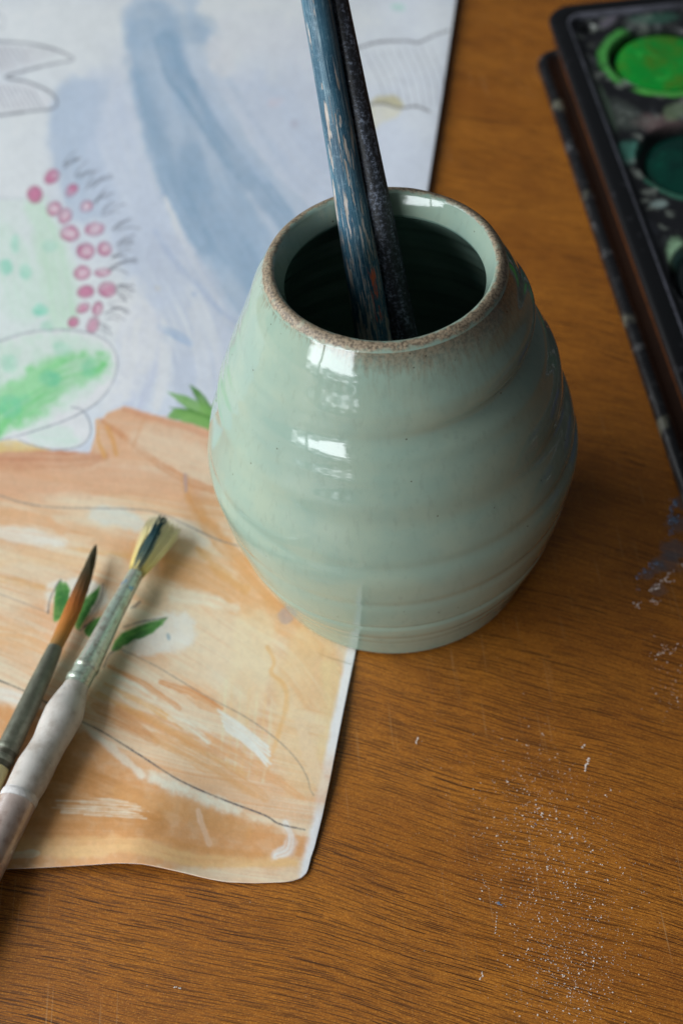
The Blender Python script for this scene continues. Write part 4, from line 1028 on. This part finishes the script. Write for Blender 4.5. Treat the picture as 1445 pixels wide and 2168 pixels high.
    col = N.mix(N.math('MULTIPLY', N.math('MULTIPLY', N.ramp(n2, 0.55, 0.7), N.ramp(N.noise(P_, 90, 2, 0.5), 0.55, 0.68)), 0.7), col, lin(110, 116, 128))
    N.bump(n1, 0.25, 0.0006); mwm = N.out(col, 0.48, 0.4, **{'Subsurface Weight': 0.25, 'Subsurface Radius': (0.004, 0.003, 0.003)})
    P, R = along([(163, 1451, Z, 25.4), (159, 1460, Z, 27.5), (148, 1484, Z, 35), (135, 1513, .0078, 41.5), (120, 1543, .0078, 40), (103, 1577, .0078, 36.6), (89, 1602, .0078, 38.0), (75, 1626, .0078, 40.8), (58, 1660, .0078, 40.2), (42, 1688, .0078, 37.5), (38, 1696, .0078, 36.5)])
    meshobj('handle', *tube(P, R, 44), mwm, root)
    ms = NT('cloudy_plastic_sleeve'); N = ms; P_ = N.coord(); n1 = N.noise(P_, 210, 4, 0.65); n2 = N.noise(P_, 900, 3, 0.7)
    col = N.mix(N.ramp(n1, 0.42, 0.68), lin(208, 190, 180), lin(176, 152, 140))
    vo = N.n('TexVoronoi'); N.put(vo.inputs['Vector'], P_); vo.inputs['Scale'].default_value = 170
    col = N.mix(N.math('MULTIPLY', N.math('LESS_THAN', vo.outputs['Distance'], 0.14), N.math('GREATER_THAN', N.noise(P_, 90, 1), 0.52)), col, lin(236, 232, 228))
    N.bump(n2, 0.2, 0.0004); msm = N.out(col, 0.34, 0.5, **{'Transmission Weight': 0.35, 'IOR': 1.35})
    P, R = along([(44, 1684, .0078, 37.6), (40, 1692, .0078, 39.6), (15, 1744, .0078, 39.8), (-25, 1828, .0078, 39.8), (-110, 2007, .0078, 37), (-170, 2134, .0078, 30)])
    sl = meshobj('sleeve', *tube(P, R, 44), msm, root)
    mc = mat_plain('white_paint_crust', lin(222, 218, 214), 0.6, 0.3, var=0.4, scale=600, bump=0.5)
    P, R = along([(46, 1681, .0078, 38.6), (43, 1687, .0078, 40.6), (40, 1692, .0078, 40.8), (37, 1699, .0078, 39.9)])
    cr = meshobj('paint_crust', *tube(P, R, 44), mc, sl); cr.data.transform(Matrix.Translation(Vector(-b)))
    P, R = along([(30, 1712, .0076, 19), (-25, 1828, .0076, 20), (-110, 2007, .0076, 20), (-160, 2112, .0076, 18)])
    co_ = meshobj('core', *tube(P, R, 24), mat_plain('grey_core', lin(132, 112, 102), 0.5, 0.4), sl); co_.data.transform(Matrix.Translation(Vector(-b)))
# ------------------------------------------------------------------ the paint palette
def rrect(x0, y0, x1, y1, r, n=8):
    P = []
    for cx, cy, a0 in ((x1-r, y1-r, 0), (x0+r, y1-r, 90), (x0+r, y0+r, 180), (x1-r, y0+r, 270)):
        for k in range(n+1):
            a = math.radians(a0+90*k/n); P.append((cx+r*math.cos(a), cy+r*math.sin(a)))
    return np.array(P)
def loft(rings):
    """rings: list of (outline Nx2, z)"""
    n = len(rings[0][0]); V = []
    for P, z in rings: V += [(p[0], p[1], z) for p in P]
    return np.array(V), grid_faces(len(rings), n, True)
def build_palette():
    e_d = np.array([.0113, -.294]); e_d /= np.linalg.norm(e_d); e_r = np.array([-e_d[1], e_d[0]])
    ZT = .0165                                              # top of the lip
    p0 = at(1168, 60, ZT)[:2]; q0 = at(1210, 6, ZT)[:2]
    O = p0+e_d*((q0-p0) @ e_d)                              # upper corner of the well tray (sharp corner point)
    Wd, Ln = 0.165, 0.415
    root = empty('paint_palette', (O[0], O[1], 0.0))
    tag(root, 'black paint palette with round green and teal paint blocks, on the table beyond the jar', 'palette')
    def world(L):                                           # local (right, down, z) -> world
        L = np.asarray(L, float); xy = O[None]+L[:, :1]*e_r[None]+L[:, 1:2]*e_d[None]
        return np.column_stack([xy, L[:, 2]])
    def local(p): d = np.asarray(p)[:2]-O; return np.array([d @ e_r, d @ e_d])
    # lower tray: a shallow pan with a rolled edge
    lo = local(at(1139, 142, .005)); hi = local(at(1150, 104, .006))
    lx, ly = lo[0], hi[1]
    print('palette', O, 'tray', lo, hi)
    f = lambda ins, r: rrect(lx+ins, ly+ins, Wd-lx-ins, Ln-ly-ins, max(r-ins*0.6, .003))
    ring = [(f(.0016, .012), .0002), (f(.0004, .012), .0010), (f(0, .012), .0034), (f(.0004, .012), .0052), (f(.0016, .012), .0064), (f(.0034, .012), .0068), (f(.0052, .012), .0064), (f(.0064, .012), .0054), (f(.0070, .012), .0046)]
    mk = NT('black_enamel'); N = mk; P = N.coord(); n1 = N.noise(P, 130, 4, 0.65); n2 = N.noise(P, 46, 3, 0.5)
    col = N.mix(N.math('MULTIPLY', N.ramp(n1, 0.54, 0.70), 0.6), lin(24, 24, 26), lin(92, 92, 92))
    col = N.mix(N.math('MULTIPLY', N.ramp(n2, 0.58, 0.68), 0.55), col, lin(132, 130, 112))
    mkm = N.out(col, N.math('ADD', N.math('MULTIPLY', n1, 0.3), 0.16), 0.5)
    V, F = loft(ring); meshobj('base_tray', world(V), F, mkm, root)
    V, F = loft([(f(.0068, .012), .0047), (f(.0085, .012), .0042), (f(.0110, .012), .0040), (f(.03, .012), .0040)]); meshobj('tray_floor', world(V), F, mat_plain('dark_brown_floor', lin(44, 28, 19), 0.5, 0.4, var=0.5, scale=160, dark=lin(34, 22, 16)), root)  # ledge inside the rolled edge, coloured dark brown
    # well tray: brown side wall, black rolled lip, then a sunken deck
    g = lambda ins, r=.014: rrect(ins, ins, Wd-ins, Ln-ins, max(r-ins*0.5, .003))
    mb = mat_plain('brown_wall', lin(100, 56, 27), 0.55, 0.3, var=0.45, scale=160, dark=lin(52, 30, 18))
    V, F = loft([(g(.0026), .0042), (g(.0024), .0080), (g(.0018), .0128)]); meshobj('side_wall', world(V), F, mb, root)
    ml = NT('black_lip'); N = ml; P = N.coord(); n1 = N.noise(P, 110, 4, 0.65)
    col = N.mix(N.math('MULTIPLY', N.ramp(n1, 0.60, 0.72), 0.35), lin(19, 19, 21), lin(84, 84, 90))
    mlm = N.out(col, 0.30, 0.5)
    V, F = loft([(g(.0018), .0124), (g(.0002), .0130), (g(0), .0146), (g(.0008), .0160), (g(.0026), .0165), (g(.0075), .0164), (g(.0090), .0158)]); meshobj('lip', world(V), F, mlm, root)
    V, F = loft([(g(.0088), .01585), (g(.0096), .0160), (g(.0106), .0154), (g(.0112), .0130)]); 
    meshobj('inner_edge', world(V), F, mat_plain('edge_highlight', lin(104, 104, 114), 0.35, 0.5, var=0.6, scale=120, dark=lin(50, 50, 54)), root)  # highlight along the deck's inner edge painted as a paler grey
    # deck with wells, as a relief
    zc = .0128
    c1 = local(at(1408, 124, zc)); c2 = local(at(1477, 336, zc)); stp = c2-c1
    wells = [c1+stp*k for k in range(-0, 6) if (c1+stp*k)[1] < Ln-.03]
    wr = .0290
    col2 = [w_+np.array([.066, 0]) for w_ in wells if w_[0]+.066+wr < Wd-.012]
    hole = local(at(1243, 60, zc))
    us = np.arange(.0108, Wd-.0106, .0008); vs = np.arange(.0108, Ln-.0106, .0008)
    U, Vv = np.meshgrid(us, vs)
    Z = np.full(U.shape, zc)+0.00025*(fbm(U/.012, Vv/.012, 61, 2)-.5)
    for c in wells+col2:
        d = np.hypot(U-c[0], Vv-c[1])
        Z -= .0062*(1-sstep(wr-.0022, wr, d)); Z += .0005*np.exp(-((d-wr-.0012)/.0012)**2)
    d = np.hypot(U-hole[0], Vv-hole[1]); Z -= .006*(1-sstep(.0030, .0046, d))
    L = np.column_stack([U.ravel(), Vv.ravel(), Z.ravel()]); Wv = world(L)
    px, py, _ = proj(Wv)
    colr = np.array(lin(27, 27, 30))[None]*np.ones((len(Wv), 1))
    nz = fbm(L[:, 0]/.006, L[:, 1]/.006, 71, 4); nz2 = fbm(L[:, 0]/.016, L[:, 1]/.016, 73, 3)
    def lay(c, a): 
        nonlocal colr
        a = np.clip(a, 0, 1)[:, None]; colr = colr*(1-a)+np.array(c)[None]*a
    lay(lin(100, 106, 106), 0.75*sstep(0.50, 0.72, nz2)*sstep(.35, .6, nz)); lay(lin(136, 142, 132), 0.6*sstep(0.56, 0.72, nz))
    def smear(x, y, rx, ry, rot, c, a, jag=0.9):
        r = math.radians(rot); dx, dy = px-x, py-y
        u = (dx*math.cos(r)+dy*math.sin(r))/rx; v = (-dx*math.sin(r)+dy*math.cos(r))/ry
        lay(lin(*c), a*(1-sstep(0.55, 1.15, np.hypot(u, v)+jag*(nz-.5))))
    def arcs(c, k, a0, a1, r0, r1, colr_, a):
        an = np.arctan2(L[:, 1]-c[1], L[:, 0]-c[0]); d = np.hypot(L[:, 0]-c[0], L[:, 1]-c[1])
        m = sstep(a0-.12, a0+.12, an)*(1-sstep(a1-.12, a1+.12, an))*sstep(r0-.0008, r0+.0008, d+.003*(nz-.5))*(1-sstep(r1-.001, r1+.001, d+.004*(nz-.5)))
        lay(lin(*colr_), a*m)
    smear(1330, 325, 46, 26, -15, (74, 132, 116), .8); smear(1395, 262, 60, 22, 5, (132, 108, 106), .6); smear(1310, 245, 60, 30, 20, (96, 104, 96), .5)
    smear(1430, 235, 30, 20, -30, (118, 136, 104), .7); smear(1392, 432, 22, 10, -10, (150, 168, 162), .8); smear(1420, 400, 40, 18, 20, (70, 96, 84), .6)
    smear(1285, 230, 8, 60, -20, (84, 104, 84), .7); smear(1380, 40, 60, 14, -5, (66, 110, 92), .6); smear(1285, 45, 26, 12, -35, (128, 122, 132), .7)
    smear(1260, 190, 10, 40, -22, (80, 88, 76), .6); smear(1372, 520, 14, 30, -25, (92, 90, 104), .7); smear(1395, 620, 18, 90, -20, (84, 92, 102), .8); smear(1432, 540, 22, 40, -10, (150, 186, 148), .9); smear(1438, 556, 14, 22, 0, (140, 196, 186), .9)
    smear(1420, 720, 20, 70, -20, (70, 80, 88), .7); smear(1350, 470, 50, 20, 30, (58, 60, 66), .6); smear(1290, 120, 30, 24, 0, (56, 58, 64), .6)
    arcs(c1, 0, -PI, -2.05, wr-.001, wr+.0055, (74, 158, 70), .95); arcs(c1, 0, 2.6, PI, wr-.001, wr+.0050, (74, 158, 70), .9)
    arcs(c1, 0, 1.35, 2.30, wr-.0005, wr+.0042, (84, 172, 74), .97)
    arcs(c2, 0, 1.2, 2.8, wr-.0005, wr+.0024, (52, 116, 92), .7)
    dc = np.hypot(L[:, 0]-c1[0], L[:, 1]-c1[1]); lay(lin(6, 34, 10), 0.9*(1-sstep(wr-.0018, wr-.0004, dc)))
    dc = np.hypot(L[:, 0]-c2[0], L[:, 1]-c2[1]); lay(lin(6, 26, 24), 0.9*(1-sstep(wr-.0018, wr-.0004, dc)))
    dk = meshobj('deck', Wv, grid_faces(len(vs), len(us)), None, root) if False else None
    nmat = NT('smeared_deck'); N = nmat; A = N.n('Attribute'); A.attribute_name = 'paint'; n1 = N.noise(N.coord(), 500, 3, 0.6)
    N.bump(n1, 0.25, 0.0004); md = N.out(N.mix(N.math('MULTIPLY', N.ramp(n1, 0.4, 0.7), 0.3), A.outputs['Color'], (0.02, 0.02, 0.022)), N.math('ADD', N.math('MULTIPLY', n1, 0.3), 0.22), 0.5)
    nr, nc = len(vs), len(us)
    dk = meshobj('deck', Wv, grid_faces(nr, nc), md, root)
    ca = dk.data.color_attributes.new('paint', 'FLOAT_COLOR', 'POINT'); ca.data.foreach_set('color', np.column_stack([colr, np.ones(len(colr))]).astype(np.float32).ravel())
    # paint blocks, worn hollow by the brush
    specs = [((16, 148, 50), (84, 122, 28), (60, 190, 76), 'bright green paint block'), ((5, 62, 50), (4, 40, 36), (8, 86, 66), 'dark teal paint block'), ((26, 34, 34), (16, 22, 24), (50, 70, 66), None), ((30, 50, 110), (20, 30, 70), (60, 90, 160), None), ((120, 40, 50), (70, 24, 30), (170, 80, 80), None), ((130, 104, 40), (80, 60, 20), (190, 160, 80), None)]
    for k, c in enumerate(wells+col2):
        a, b2, c3, lab = specs[k % len(specs)]
        if k >= 2: lab = None
        m = NT('paint_block_'+('green', 'teal', 'sea', 'blue', 'red', 'ochre')[k % 6]); N = m; P = N.coord(); n1 = N.noise(P, 46, 3, 0.6); n2 = N.noise(P, 100, 3, 0.6)
        col = N.mix(N.math('MULTIPLY', N.ramp(n1, 0.48, 0.66), 0.7), lin(*a), lin(*b2)); col = N.mix(N.math('MULTIPLY', N.ramp(n2, 0.58, 0.72), 0.55), col, lin(*c3))
        N.bump(n1, 0.4, 0.002); mm = N.out(col, 0.24, 0.5)
        V, F = [], []
        n = 48; R_ = wr-.0032
        dz_ = -.0038 if k % 3 == 1 else -.0016
        for r, z in ((1, .0068+dz_), (1.0, .0096+dz_), (.985, .0110+dz_), (.95, .0120+dz_), (.88, .0127+dz_), (.75, .0131+dz_), (.55, .0132+dz_), (.3, .0131+dz_), (.02, .0131+dz_)):
            for j in range(n):
                t = 2*PI*j/n; wv_ = 1+0.012*math.sin(3*t+k)+0.008*math.sin(5*t)
                V.append((c[0]+R_*r*wv_*math.cos(t), c[1]+R_*r*wv_*math.sin(t), z+0.0005*math.sin(2*t+k)*r*(1-r)*3))
        F = grid_faces(9, n, True); F.append(tuple(range(8*n, 9*n)))
        o = meshobj('paint_block', world(V), [f_[::-1] for f_ in F], mm, root)
        if lab: o['label'] = lab

# ------------------------------------------------------------------ put it together
table = build_table()
build_flecks(table)
build_painting()
build_jar()
rod('paintbrush', [(669, 0), (791, 710)], [(-600, 22), (-200, 29), (0, 32), (150, 32), (324, 33), (397, 34), (498, 36.5), (615, 38.5), (716, 38.5), (1300, 36)],
    .1400, .0272, 1170, .0130, .130, mat_blue_handle, 'paintbrush with a thick blue handle, its paint flaking to bare wood, standing in the jar', 'brushes standing in the jar')
rod('paintbrush', [(714, 0), (854, 710)], [(-600, 16), (-200, 20), (0, 23), (324, 26.5), (498, 29), (716, 29), (1300, 27)],
    .1400, .0285, 1170, .0130, .118, mat_black_handle, 'paintbrush with a worn black handle, standing in the jar behind the blue one', 'brushes standing in the jar')
build_round_brush()
build_fan_brush()
build_palette()
